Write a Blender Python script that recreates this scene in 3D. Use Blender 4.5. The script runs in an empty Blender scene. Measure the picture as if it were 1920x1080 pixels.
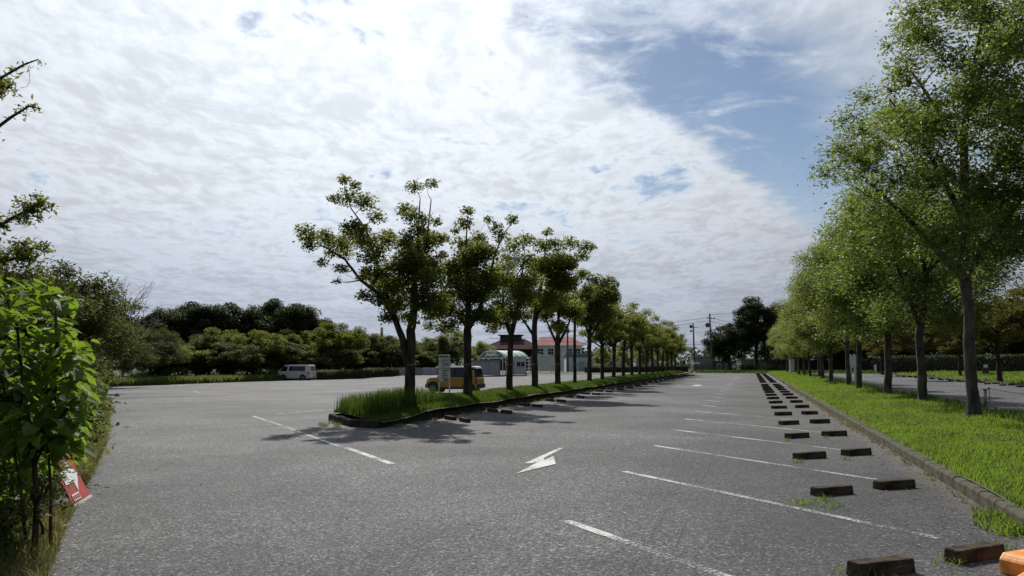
import bpy, bmesh, math, random
import numpy as np
from mathutils import Vector, Matrix

R = math.radians
scene = bpy.context.scene
COL = scene.collection

# ------------------------------------------------------------------ camera
CAM_H = 1.65
cam_data = bpy.data.cameras.new('camera')
cam_data.sensor_width = 36.0
cam_data.lens = 36.0 * 1420 / 1920
cam_data.clip_start = 0.05
cam_data.clip_end = 9000
cam = bpy.data.objects.new('camera', cam_data)
cam.location = (0, 0, CAM_H)
cam.rotation_euler = (R(90) + math.atan(141 / 1420), 0, 0)
COL.objects.link(cam)
scene.camera = cam

# ------------------------------------------------------------------ light and sky
SUN = Vector((-1.4, 7.2, 6.7)).normalized()
SUN_EL = math.asin(SUN.z)
SUN_AZ = math.atan2(SUN.x, SUN.y)
sun_data = bpy.data.lights.new('sun', 'SUN')
sun_data.energy = 5.0
sun_data.angle = R(0.55)
sun_data.color = (1.0, 0.955, 0.88)
sun = bpy.data.objects.new('sun', sun_data)
sun.rotation_euler = SUN.to_track_quat('Z', 'Y').to_euler()
sun.location = (0, 0, 60)
COL.objects.link(sun)

vs = scene.view_settings
vs.view_transform = 'Standard'
vs.look = 'None'
vs.exposure = 0.0
vs.gamma = 1.0
vs.use_curve_mapping = False
scene.cycles.max_bounces = 5
scene.cycles.diffuse_bounces = 2
scene.cycles.glossy_bounces = 2
scene.cycles.transmission_bounces = 3
scene.cycles.transparent_max_bounces = 6
scene.cycles.use_denoising = True
scene.cycles.sample_clamp_indirect = 4.0


class NT:
    """small helper to write node trees"""
    def __init__(self, tree):
        self.t = tree
        tree.nodes.clear()

    def n(self, typ, **kw):
        nd = self.t.nodes.new(typ)
        for k, v in kw.items():
            setattr(nd, k, v)
        return nd

    def l(self, a, b):
        self.t.links.new(a, b)

    def put(self, sock, v):
        if hasattr(v, 'is_output') or isinstance(v, bpy.types.NodeSocket):
            self.l(v, sock)
        else:
            if hasattr(sock, 'default_value') and hasattr(sock.default_value, '__len__') and isinstance(v, (tuple, list)):
                if len(sock.default_value) == 4 and len(v) == 3:
                    v = (*v, 1)
            sock.default_value = v

    def m(self, op, a, b=None, c=None, clamp=False):
        nd = self.n('ShaderNodeMath', operation=op)
        nd.use_clamp = clamp
        self.put(nd.inputs[0], a)
        if b is not None:
            self.put(nd.inputs[1], b)
        if c is not None:
            self.put(nd.inputs[2], c)
        return nd.outputs[0]

    def mix(self, fac, a, b, blend='MIX'):
        nd = self.n('ShaderNodeMix', data_type='RGBA', blend_type=blend)
        self.put(nd.inputs[0], fac)
        self.put(nd.inputs[6], a)
        self.put(nd.inputs[7], b)
        return nd.outputs[2]

    def ss(self, x, lo, hi, a=0.0, b=1.0):
        nd = self.n('ShaderNodeMapRange', interpolation_type='SMOOTHSTEP')
        self.put(nd.inputs[0], x)
        nd.inputs[1].default_value = lo
        nd.inputs[2].default_value = hi
        nd.inputs[3].default_value = a
        nd.inputs[4].default_value = b
        return nd.outputs[0]

    def noise(self, vec, scale, detail=4, rough=0.5, dist=0.0):
        nd = self.n('ShaderNodeTexNoise')
        if vec is not None:
            self.l(vec, nd.inputs['Vector'])
        nd.inputs['Scale'].default_value = scale
        nd.inputs['Detail'].default_value = detail
        nd.inputs['Roughness'].default_value = rough
        nd.inputs['Distortion'].default_value = dist
        return nd.outputs[0]

    def mapping(self, vec, scale=(1, 1, 1), rot=(0, 0, 0), loc=(0, 0, 0)):
        nd = self.n('ShaderNodeMapping')
        self.l(vec, nd.inputs[0])
        nd.inputs['Location'].default_value = loc
        nd.inputs['Rotation'].default_value = rot
        nd.inputs['Scale'].default_value = scale
        return nd.outputs[0]


def build_world():
    w = bpy.data.worlds.new('World')
    scene.world = w
    w.use_nodes = True
    k = NT(w.node_tree)
    out = k.n('ShaderNodeOutputWorld')
    bg = k.n('ShaderNodeBackground')
    k.l(bg.outputs[0], out.inputs[0])
    sky = k.n('ShaderNodeTexSky', sky_type='NISHITA')
    sky.sun_disc = False
    sky.sun_elevation = SUN_EL
    sky.sun_rotation = SUN_AZ
    sky.air_density = 1.0
    sky.dust_density = 0.4
    sky.ozone_density = 1.5
    tc = k.n('ShaderNodeTexCoord')
    d = tc.outputs['Generated']
    sep = k.n('ShaderNodeSeparateXYZ')
    k.l(d, sep.inputs[0])
    z = k.m('MAXIMUM', sep.outputs[2], 0.0)
    zz = k.m('ADD', z, 0.012)
    px = k.m('DIVIDE', sep.outputs[0], zz)
    py = k.m('DIVIDE', sep.outputs[1], zz)
    comb = k.n('ShaderNodeCombineXYZ')
    k.l(px, comb.inputs[0])
    k.l(py, comb.inputs[1])
    P = comb.outputs[0]
    soft = k.m('ADD', z, 0.10)
    comb2 = k.n('ShaderNodeCombineXYZ')
    k.l(k.m('DIVIDE', sep.outputs[0], soft), comb2.inputs[0])
    k.l(k.m('DIVIDE', sep.outputs[1], soft), comb2.inputs[1])
    P = comb2.outputs[0]
    big = k.noise(P, 1.3, 4, 0.55)
    bigc = k.m('SUBTRACT', big, 0.5)
    # signed distance from the edge of the cloud deck (blue gap beyond it)
    s = k.m('SUBTRACT', k.m('MULTIPLY', k.m('SUBTRACT', px, 0.10), 0.838),
            k.m('MULTIPLY', k.m('SUBTRACT', py, 2.29), 0.546))
    rag = k.m('SUBTRACT', k.noise(P, 5.5, 6, 0.62, 0.4), 0.5)
    s = k.m('ADD', s, k.m('ADD', k.m('MULTIPLY', bigc, 0.55), k.m('MULTIPLY', rag, 0.55)))
    gap = k.m('MULTIPLY', k.ss(s, -0.02, 0.22), k.ss(s, 0.50, 0.95, 1.0, 0.35))
    gap = k.m('MULTIPLY', gap, k.ss(k.m('ADD', py, k.m('MULTIPLY', rag, 0.9)), 1.88, 2.26, 0.30, 1.0))
    # mackerel clumps of the deck, warped so that no ripple repeats
    wn = k.n('ShaderNodeTexNoise')
    k.l(P, wn.inputs['Vector'])
    wn.inputs['Scale'].default_value = 1.7
    wn.inputs['Detail'].default_value = 3
    wv = k.n('ShaderNodeVectorMath', operation='SCALE')
    k.l(wn.outputs['Color'], wv.inputs[0])
    wv.inputs['Scale'].default_value = 0.30
    wa = k.n('ShaderNodeVectorMath', operation='ADD')
    k.l(P, wa.inputs[0])
    k.l(wv.outputs[0], wa.inputs[1])
    PW = wa.outputs[0]
    n1 = k.noise(k.mapping(PW, scale=(9.5, 6.5, 1), rot=(0, 0, R(14))), 1.0, 5, 0.58)
    n2 = k.noise(PW, 2.6, 6, 0.58)
    n3 = k.noise(k.mapping(PW, scale=(21, 13, 1), rot=(0, 0, R(-12))), 1.0, 4, 0.6)
    dens = k.m('ADD', k.m('MULTIPLY', n1, 0.34), k.m('ADD', k.m('MULTIPLY', n2, 0.46), k.m('MULTIPLY', n3, 0.20)))
    dens = k.m('ADD', dens, k.m('MULTIPLY', bigc, 0.55))
    cover = k.ss(dens, 0.30, 0.45)
    wisp = k.ss(k.noise(k.mapping(P, scale=(1.6, 2.6, 1), rot=(0, 0, R(-35)), loc=(3.1, 0.4, 0)), 2.0, 8, 0.62, 0.5), 0.50, 0.80)
    wisp = k.m('MULTIPLY', wisp, 0.85)
    a = k.m('ADD', k.m('MULTIPLY', cover, k.m('SUBTRACT', 1.0, gap)), k.m('MULTIPLY', wisp, gap), clamp=True)
    # low layer veil close to the horizon
    veil = k.ss(z, 0.03, 0.27, 0.94, 0.0)
    a = k.m('MAXIMUM', a, veil)
    # light through the cloud: bright towards the sun, shaded in the thick parts
    vm = k.n('ShaderNodeVectorMath', operation='DOT_PRODUCT')
    k.l(d, vm.inputs[0])
    vm.inputs[1].default_value = SUN
    fw = k.m('POWER', k.m('MAXIMUM', vm.outputs['Value'], 0.0), 3.2)
    thick = k.ss(k.m('ADD', k.m('MULTIPLY', dens, 0.6), k.m('MULTIPLY', k.m('ADD', n3, n1), 0.2)), 0.42, 0.62, 1.06, 0.84)
    lum = k.m('MULTIPLY', k.m('ADD', 0.20, k.m('MULTIPLY', fw, 1.05)), thick)
    low = k.ss(z, 0.0, 0.24)
    lum = k.m('MULTIPLY', lum, k.ss(z, 0.0, 0.20, 0.80, 1.0))
    col = k.mix(low, (0.86, 0.95, 1.15), (0.93, 1.0, 1.09))
    vmul = k.n('ShaderNodeVectorMath', operation='SCALE')
    k.l(col, vmul.inputs[0])
    k.l(lum, vmul.inputs['Scale'])
    sk = k.n('ShaderNodeVectorMath', operation='SCALE')
    k.l(sky.outputs[0], sk.inputs[0])
    sk.inputs['Scale'].default_value = 0.075
    tot = k.mix(a, sk.outputs[0], vmul.outputs[0])
    k.l(tot, bg.inputs[0])
    bg.inputs[1].default_value = 1.0


build_world()
rng = np.random.default_rng(7)
random.seed(7)

# ------------------------------------------------------------------ frame of the car park
# u runs along the rows of bays, away from the camera; v runs to the right of them
ROW = math.atan(446 / 1420)
SN, CS = math.sin(ROW), math.cos(ROW)


def W(u, v, z=0.0):
    return (u * SN + v * CS, u * CS - v * SN, z)


def UV(X, Y):
    return X * SN + Y * CS, X * CS - Y * SN


def sstep(t):
    t = max(0.0, min(1.0, t))
    return t * t * (3 - 2 * t)


def gz(u, v):
    """the left half of the car park falls gently away for drainage"""
    t = max(0.0, min(45.0, -v - 12.0))
    return -0.0115 * t * (1 - sstep((u - 88) / 24))


def gzw(X, Y):
    return gz(*UV(X, Y))


# ------------------------------------------------------------------ materials
MATS = {}


def mat(name):
    m = bpy.data.materials.new(name)
    m.use_nodes = True
    MATS[name] = m
    k = NT(m.node_tree)
    out = k.n('ShaderNodeOutputMaterial')
    return m, k, out


def simple(name, col, rough=0.6, var=0.12, scale=6.0, bump=0.0, metal=0.0, spec=0.4, col2=None, stretch=(1, 1, 1), bscale=None):
    m, k, out = mat(name)
    b = k.n('ShaderNodeBsdfPrincipled')
    k.l(b.outputs[0], out.inputs[0])
    tc = k.n('ShaderNodeTexCoord')
    P = k.mapping(tc.outputs['Object'], scale=stretch)
    n = k.noise(P, scale, 5, 0.6)
    c2 = col2 if col2 else tuple(c * (1 - 2.2 * var) for c in col)
    c1 = tuple(min(1, c * (1 + var)) for c in col)
    k.l(k.mix(k.ss(n, 0.3, 0.7), c2, c1), b.inputs['Base Color'])
    b.inputs['Roughness'].default_value = rough
    b.inputs['Metallic'].default_value = metal
    b.inputs['Specular IOR Level'].default_value = spec
    if bump:
        bp = k.n('ShaderNodeBump')
        bp.inputs['Strength'].default_value = bump
        bp.inputs['Distance'].default_value = 0.02
        k.l(k.noise(P, bscale or scale * 4, 5, 0.6), bp.inputs['Height'])
        k.l(bp.outputs[0], b.inputs['Normal'])
    return m


def leafmat(name, dark, light, trans, tfac=0.35, rough=0.55, spec=0.35, yellow=None, patchy=None):
    spec, rough = (spec * 0.4, 0.62) if spec < .44 else (spec * .5, .5)
    m, k, out = mat(name)
    geo = k.n('ShaderNodeNewGeometry')
    r = geo.outputs['Random Per Island']
    c = k.mix(r, dark, light)
    t = k.mix(r, tuple(x * 0.8 for x in trans), trans)
    if yellow:
        r2 = k.m('FRACT', k.m('MULTIPLY', r, 37.7))
        f = k.ss(r2, 0.86, 0.95)
        c = k.mix(f, c, yellow)
        t = k.mix(f, t, tuple(min(1, x * 1.6) for x in yellow))
    if patchy:
        tc = k.n('ShaderNodeTexCoord')
        pn = k.ss(k.m('ADD', k.noise(tc.outputs['Object'], 0.55, 4, 0.6), k.m('MULTIPLY', k.m('SUBTRACT', k.noise(tc.outputs['Object'], 3.2, 3, 0.6), 0.5), 0.5)), 0.47, 0.66)
        c = k.mix(k.m('MULTIPLY', pn, 0.75), c, patchy)
        t = k.mix(k.m('MULTIPLY', pn, 0.75), t, tuple(x * 1.7 for x in patchy))
    b = k.n('ShaderNodeBsdfPrincipled')
    k.l(c, b.inputs['Base Color'])
    b.inputs['Roughness'].default_value = rough
    b.inputs['Specular IOR Level'].default_value = spec
    tr = k.n('ShaderNodeBsdfTranslucent')
    k.l(t, tr.inputs[0])
    mx = k.n('ShaderNodeMixShader')
    mx.inputs[0].default_value = tfac
    k.l(b.outputs[0], mx.inputs[1])
    k.l(tr.outputs[0], mx.inputs[2])
    k.l(mx.outputs[0], out.inputs[0])
    return m


def asphalt_mat():
    m, k, out = mat('asphalt')
    b = k.n('ShaderNodeBsdfPrincipled')
    k.l(b.outputs[0], out.inputs[0])
    tc = k.n('ShaderNodeTexCoord')
    P = tc.outputs['Object']
    big = k.noise(P, 0.16, 5, 0.6, 0.4)
    mid = k.noise(P, 0.9, 5, 0.6, 0.3)
    # aggregate stones
    vo = k.n('ShaderNodeTexVoronoi')
    k.l(P, vo.inputs['Vector'])
    vo.inputs['Scale'].default_value = 48
    sepc = k.n('ShaderNodeSeparateColor')
    k.l(vo.outputs['Color'], sepc.inputs[0])
    stone = sepc.outputs[0]
    fine = k.noise(P, 140, 2, 0.6)
    pits = k.ss(k.noise(P, 48, 3, 0.7), 0.36, 0.5)
    c = k.mix(k.ss(big, 0.34, 0.66), (0.044, 0.0455, 0.050), (0.104, 0.106, 0.111))
    c = k.mix(k.m('MULTIPLY', k.ss(mid, 0.5, 0.72), 0.45), c, (0.045, 0.045, 0.047))
    g = k.m('ADD', 0.12, k.m('MULTIPLY', stone, 1.6))
    g = k.m('MULTIPLY', g, k.m('ADD', 0.22, k.m('MULTIPLY', pits, 0.86)))
    bright = k.ss(stone, 0.90, 0.97)
    g = k.m('ADD', g, k.m('MULTIPLY', bright, 1.6))
    g = k.m('MULTIPLY', g, k.m('ADD', 0.7, k.m('MULTIPLY', fine, 0.6)))
    vm = k.n('ShaderNodeVectorMath', operation='SCALE')
    k.l(c, vm.inputs[0])
    k.l(g, vm.inputs['Scale'])
    col = vm.outputs[0]
    # two paving seams running along the rows
    sp = k.n('ShaderNodeSeparateXYZ')
    k.l(P, sp.inputs[0])
    vv = k.m('SUBTRACT', k.m('MULTIPLY', sp.outputs[0], CS), k.m('MULTIPLY', sp.outputs[1], SN))
    wob = k.m('MULTIPLY', k.m('SUBTRACT', k.noise(P, 1.6, 4, 0.6), 0.5), 0.08)
    vv = k.m('ADD', vv, wob)
    seams = None
    for v0, wd in ((-0.95, 0.010), (-0.68, 0.012), (-6.2, 0.010)):
        e = k.ss(k.m('ABSOLUTE', k.m('SUBTRACT', vv, v0)), wd * 0.4, wd * 1.6, 1.0, 0.0)
        seams = e if seams is None else k.m('MAXIMUM', seams, e)
    seams = k.m('MULTIPLY', seams, k.ss(k.noise(P, 0.7, 3, 0.6), 0.38, 0.55))
    col = k.mix(k.m('MULTIPLY', seams, 0.6), col, (0.03, 0.03, 0.031))
    # long wandering cracks and a few repaired patches
    wn = k.n('ShaderNodeTexNoise')
    k.l(P, wn.inputs['Vector'])
    wn.inputs['Scale'].default_value = 0.9
    wn.inputs['Detail'].default_value = 5
    wv = k.n('ShaderNodeVectorMath', operation='SCALE')
    k.l(wn.outputs['Color'], wv.inputs[0])
    wv.inputs['Scale'].default_value = 1.1
    wa = k.n('ShaderNodeVectorMath', operation='ADD')
    k.l(P, wa.inputs[0])
    k.l(wv.outputs[0], wa.inputs[1])
    ve = k.n('ShaderNodeTexVoronoi', feature='DISTANCE_TO_EDGE')
    k.l(wa.outputs[0], ve.inputs['Vector'])
    ve.inputs['Scale'].default_value = 0.17
    crack = k.m('MULTIPLY', k.ss(ve.outputs['Distance'], 0.0008, 0.0028, 1.0, 0.0), k.ss(k.noise(P, 0.12, 2, 0.5), 0.46, 0.56))
    col = k.mix(k.m('MULTIPLY', crack, 0.7), col, (0.022, 0.022, 0.022))
    stain = k.ss(k.noise(P, 0.42, 3, 0.5, 0.6), 0.60, 0.70)
    col = k.mix(k.m('MULTIPLY', stain, 0.42), col, (0.035, 0.034, 0.033))
    dust = k.ss(k.noise(P, 0.23, 4, 0.65, 0.3), 0.55, 0.72)
    col = k.mix(k.m('MULTIPLY', dust, 0.30), col, (0.17, 0.165, 0.155))
    # grime of the parking bays beside the right island
    bay = k.m('MULTIPLY', k.ss(k.m('ADD', vv, k.m('MULTIPLY', k.m('SUBTRACT', mid, 0.5), 2.5)), -2.4, 0.6), k.ss(vv, 3.0, 2.8, 0.0, 1.0))
    col = k.mix(k.m('MULTIPLY', bay, 0.38), col, (0.026, 0.026, 0.027))
    # silt washed against the kerb
    silt = k.m('MULTIPLY', k.ss(k.m('ADD', vv, k.m('MULTIPLY', mid, 0.5)), 2.2, 2.85), k.ss(vv, 3.0, 2.9, 0.0, 1.0))
    col = k.mix(k.m('MULTIPLY', silt, 0.4), col, (0.17, 0.155, 0.12))
    k.l(col, b.inputs['Base Color'])
    b.inputs['Roughness'].default_value = 0.82
    b.inputs['Specular IOR Level'].default_value = 0.28
    bp = k.n('ShaderNodeBump')
    bp.inputs['Strength'].default_value = 0.55
    bp.inputs['Distance'].default_value = 0.006
    k.l(k.m('ADD', k.m('MULTIPLY', stone, 0.7), k.m('ADD', pits, k.m('MULTIPLY', seams, -1.5))), bp.inputs['Height'])
    k.l(bp.outputs[0], b.inputs['Normal'])
    return m


def paint_mat(name, lo, hi, grey=0.62):
    """road paint, worn through to the asphalt beneath where the noise says so"""
    m, k, out = mat(name)
    b = k.n('ShaderNodeBsdfPrincipled')
    tc = k.n('ShaderNodeTexCoord')
    P = tc.outputs['Object']
    n = k.m('ADD', k.m('MULTIPLY', k.noise(P, 30, 4, 0.7), 0.6), k.m('MULTIPLY', k.noise(P, 1.1, 3, 0.6), 0.4))
    f = k.ss(n, lo, hi)
    k.l(k.mix(k.noise(P, 9, 3, 0.6), (grey * 0.7,) * 3, (grey, grey, grey * 0.98)), b.inputs['Base Color'])
    b.inputs['Roughness'].default_value = 0.75
    t = k.n('ShaderNodeBsdfTransparent')
    mx = k.n('ShaderNodeMixShader')
    k.l(f, mx.inputs[0])
    k.l(t.outputs[0], mx.inputs[1])
    k.l(b.outputs[0], mx.inputs[2])
    k.l(mx.outputs[0], out.inputs[0])
    return m


M_ASPHALT = asphalt_mat()
M_PAINT = paint_mat('worn_paint', 0.43, 0.58, 0.46)
M_PAINT_GOOD = paint_mat('arrow_paint', 0.40, 0.52, 0.55)
M_PAINT_FAINT = paint_mat('faint_paint', 0.50, 0.70, 0.36)
M_SOIL = simple('turf_soil', (0.055, 0.085, 0.022), 0.95, 0.3, 3.0, 0.4, col2=(0.05, 0.045, 0.025))
M_FARSOIL = simple('rough_ground', (0.05, 0.07, 0.025), 0.95, 0.3, 0.5, 0.2, col2=(0.06, 0.05, 0.03))
M_KERB = simple('kerb_concrete', (0.085, 0.076, 0.055), 0.9, 0.25, 5.0, 0.5, spec=0.2, bscale=40)
M_KERB_DARK = simple('mossy_kerb', (0.055, 0.052, 0.042), 0.95, 0.35, 6.0, 0.6, spec=0.1, bscale=30)
M_STOP = simple('stop_concrete', (0.075, 0.06, 0.045), 0.95, 0.3, 7.0, 0.4, spec=0.1, bscale=60)
M_BARK_DARK = simple('dark_bark', (0.07, 0.06, 0.05), 0.95, 0.35, 7.0, 0.8, spec=0.1, stretch=(1, 1, 0.25), bscale=18)
M_BARK_GREY = simple('grey_bark', (0.105, 0.10, 0.09), 0.95, 0.3, 6.0, 0.9, spec=0.1, stretch=(1, 1, 0.35), bscale=20)
M_BARK_PALE = simple('pale_bark', (0.30, 0.28, 0.25), 0.9, 0.2, 6.0, 0.4)
M_LEAF_L = leafmat('island_leaf', (0.026, 0.044, 0.012), (0.095, 0.125, 0.032), (0.27, 0.31, 0.045), 0.40, 0.5, 0.35, yellow=(0.16, 0.145, 0.03))
M_LEAF_LY = leafmat('yellowing_leaf', (0.035, 0.054, 0.013), (0.115, 0.142, 0.032), (0.31, 0.36, 0.05), 0.42, 0.5, 0.35, yellow=(0.21, 0.185, 0.04))
M_LEAF_R = leafmat('row_leaf', (0.045, 0.075, 0.022), (0.15, 0.195, 0.06), (0.28, 0.37, 0.055), 0.4, 0.42, 0.5, yellow=(0.17, 0.18, 0.05))
M_LEAF_RY = leafmat('pale_row_leaf', (0.07, 0.1, 0.025), (0.2, 0.23, 0.06), (0.36, 0.41, 0.06), 0.42, 0.45, 0.45, yellow=(0.24, 0.22, 0.05))
M_LEAF_DARK = leafmat('evergreen_leaf', (0.018, 0.03, 0.013), (0.075, 0.1, 0.048), (0.09, 0.12, 0.035), 0.22, 0.5, 0.35)
M_LEAF_OLIVE = leafmat('olive_leaf', (0.03, 0.042, 0.013), (0.095, 0.115, 0.034), (0.17, 0.20, 0.035), 0.28, 0.55, 0.3)
M_LEAF_MAPLE = leafmat('gold_leaf', (0.035, 0.042, 0.010), (0.12, 0.12, 0.028), (0.22, 0.20, 0.03), 0.30, 0.55, 0.3)
M_LEAF_BUSH = leafmat('broad_leaf', (0.022, 0.055, 0.01), (0.06, 0.12, 0.022), (0.30, 0.47, 0.035), 0.37, 0.45, 0.4)
M_LEAF_WEED = leafmat('weed_leaf', (0.05, 0.08, 0.025), (0.13, 0.16, 0.06), (0.24, 0.30, 0.07), 0.35, 0.6, 0.3)
M_GRASS = leafmat('grass_blade', (0.055, 0.105, 0.016), (0.105, 0.165, 0.028), (0.27, 0.41, 0.045), 0.44, 0.55, 0.25, patchy=(0.085, 0.115, 0.028))
M_GRASS_DARK = leafmat('tall_grass_blade', (0.022, 0.045, 0.012), (0.05, 0.085, 0.02), (0.12, 0.20, 0.03), 0.34, 0.55, 0.25)
M_GRASS_ISLAND = leafmat('island_grass_blade', (0.022, 0.048, 0.010), (0.055, 0.095, 0.018), (0.16, 0.26, 0.03), 0.34, 0.55, 0.2)  # backlit shade of the central island put into a darker blade colour
M_DRYGRASS = leafmat('dry_grass_blade', (0.10, 0.11, 0.04), (0.21, 0.20, 0.09), (0.28, 0.27, 0.09), 0.35, 0.7, 0.2)
M_WHITE = simple('white_paint', (0.74, 0.75, 0.76), 0.45, 0.05, 3.0)
M_BODY_WHITE = simple('white_car_paint', (0.72, 0.73, 0.75), 0.22, 0.03, 2.0, spec=0.5)
M_BODY_YELLOW = simple('mustard_car_paint', (0.50, 0.27, 0.04), 0.25, 0.03, 2.0, spec=0.5)
M_GLASS = simple('car_glass', (0.012, 0.014, 0.017), 0.06, 0.0, 1.0, spec=0.6)
M_PANE = simple('window_pane', (0.02, 0.024, 0.03), 0.08, 0.0, 1.0, spec=0.6)
M_RUBBER = simple('rubber', (0.018, 0.018, 0.018), 0.85, 0.1, 8.0)
M_PLASTIC_BLACK = simple('black_plastic', (0.02, 0.02, 0.02), 0.5, 0.1, 8.0)
M_RIM = simple('rim_metal', (0.35, 0.36, 0.37), 0.35, 0.1, 8.0, metal=0.7)
M_STEEL = simple('galvanised_steel', (0.34, 0.35, 0.36), 0.45, 0.15, 12.0, metal=0.6)
M_DARKSTEEL = simple('dark_steel', (0.05, 0.05, 0.055), 0.6, 0.2, 10.0)
M_RED_LAMP = simple('tail_lamp_red', (0.35, 0.02, 0.02), 0.2, 0.0, 1.0)
M_LAMP = simple('lamp_glass', (0.6, 0.6, 0.58), 0.15, 0.0, 1.0)
M_RED_SIGN = simple('red_plastic', (0.44, 0.055, 0.05), 0.5, 0.12, 5.0)
M_SIGN_WHITE = simple('sign_white', (0.82, 0.83, 0.84), 0.5, 0.06, 6.0)
M_INK = simple('sign_ink', (0.035, 0.05, 0.075), 0.6, 0.1, 10.0)
M_ORANGE = simple('orange_plastic', (0.80, 0.30, 0.055), 0.55, 0.14, 9.0, 0.15, spec=0.45)
M_CONE = simple('cone_orange', (0.75, 0.12, 0.03), 0.5, 0.05, 4.0)
M_GREEN_TENT = simple('green_awning', (0.15, 0.42, 0.33), 0.6, 0.1, 2.0)
M_CREAM_TENT = simple('cream_awning', (0.66, 0.62, 0.54), 0.6, 0.06, 2.0)
M_WALL_GREY = simple('grey_shed_panel', (0.40, 0.43, 0.48), 0.55, 0.06, 2.0)
M_WALL_WHITE = simple('white_wall', (0.62, 0.65, 0.70), 0.7, 0.06, 1.0)
M_WALL_BLUE = simple('blue_band', (0.16, 0.28, 0.48), 0.6, 0.08, 1.0)
M_ROOF_PINK = simple('red_roof', (0.34, 0.17, 0.155), 0.9, 0.10, 2.0, spec=0.05)
M_ROOF_BROWN = simple('brown_roof', (0.085, 0.062, 0.058), 0.95, 0.12, 2.0, spec=0.0)
M_WOOD_DARK = simple('dark_timber', (0.035, 0.028, 0.025), 0.8, 0.2, 4.0)
M_POLE = simple('pole_concrete', (0.10, 0.10, 0.11), 0.8, 0.1, 4.0)
M_WIRE = simple('wire', (0.05, 0.05, 0.06), 0.6, 0.0, 1.0)
M_FENCE = simple('fence_metal', (0.08, 0.085, 0.09), 0.6, 0.15, 4.0)
M_WALL_FAR = simple('far_wall', (0.26, 0.27, 0.28), 0.8, 0.12, 1.0)
M_ROPE = simple('straw_rope', (0.30, 0.25, 0.16), 0.9, 0.2, 30.0)
M_CHIM_RED = simple('chimney_red', (0.42, 0.12, 0.10), 0.7, 0.1, 1.0)
M_CHIM_WHITE = simple('chimney_white', (0.6, 0.6, 0.6), 0.7, 0.1, 1.0)


# ------------------------------------------------------------------ object helpers
def link(name, data, parent=None, loc=None, rot=None, scale=None):
    o = bpy.data.objects.new(name, data)
    COL.objects.link(o)
    if parent is not None:
        o.parent = parent
    if loc is not None:
        o.location = loc
    if rot is not None:
        o.rotation_euler = rot if hasattr(rot, '__len__') else (0, 0, rot)
    if scale is not None:
        o.scale = scale if hasattr(scale, '__len__') else (scale,) * 3
    return o


def tag(o, label, cat, group=None, kind=None):
    if label:
        o['label'] = label
    if cat:
        o['category'] = cat
    if group:
        o['group'] = group
    if kind:
        o['kind'] = kind
    return o


def thing(name, label, cat, loc=(0, 0, 0), rot=0.0, group=None, scale=None):
    o = link(name, None, None, loc, rot, scale)
    o.empty_display_size = 0.2
    return tag(o, label, cat, group)


def structure(o, label=None):
    o['kind'] = 'structure'
    if label:
        o['label'] = label
    return o


def np_mesh(name, verts, tris, m, smooth=False):
    """fast mesh from numpy arrays of vertices and triangles"""
    me = bpy.data.meshes.new(name)
    nv, nt = len(verts), len(tris)
    me.vertices.add(nv)
    me.vertices.foreach_set('co', np.ascontiguousarray(verts, dtype=np.float32).ravel())
    me.loops.add(nt * 3)
    me.loops.foreach_set('vertex_index', np.ascontiguousarray(tris, dtype=np.int32).ravel())
    me.polygons.add(nt)
    me.polygons.foreach_set('loop_start', np.arange(0, nt * 3, 3, dtype=np.int32))
    me.polygons.foreach_set('loop_total', np.full(nt, 3, dtype=np.int32))
    if smooth:
        me.polygons.foreach_set('use_smooth', np.ones(nt, dtype=bool))
    me.materials.append(m)
    me.update()
    me.validate()
    return me


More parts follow.
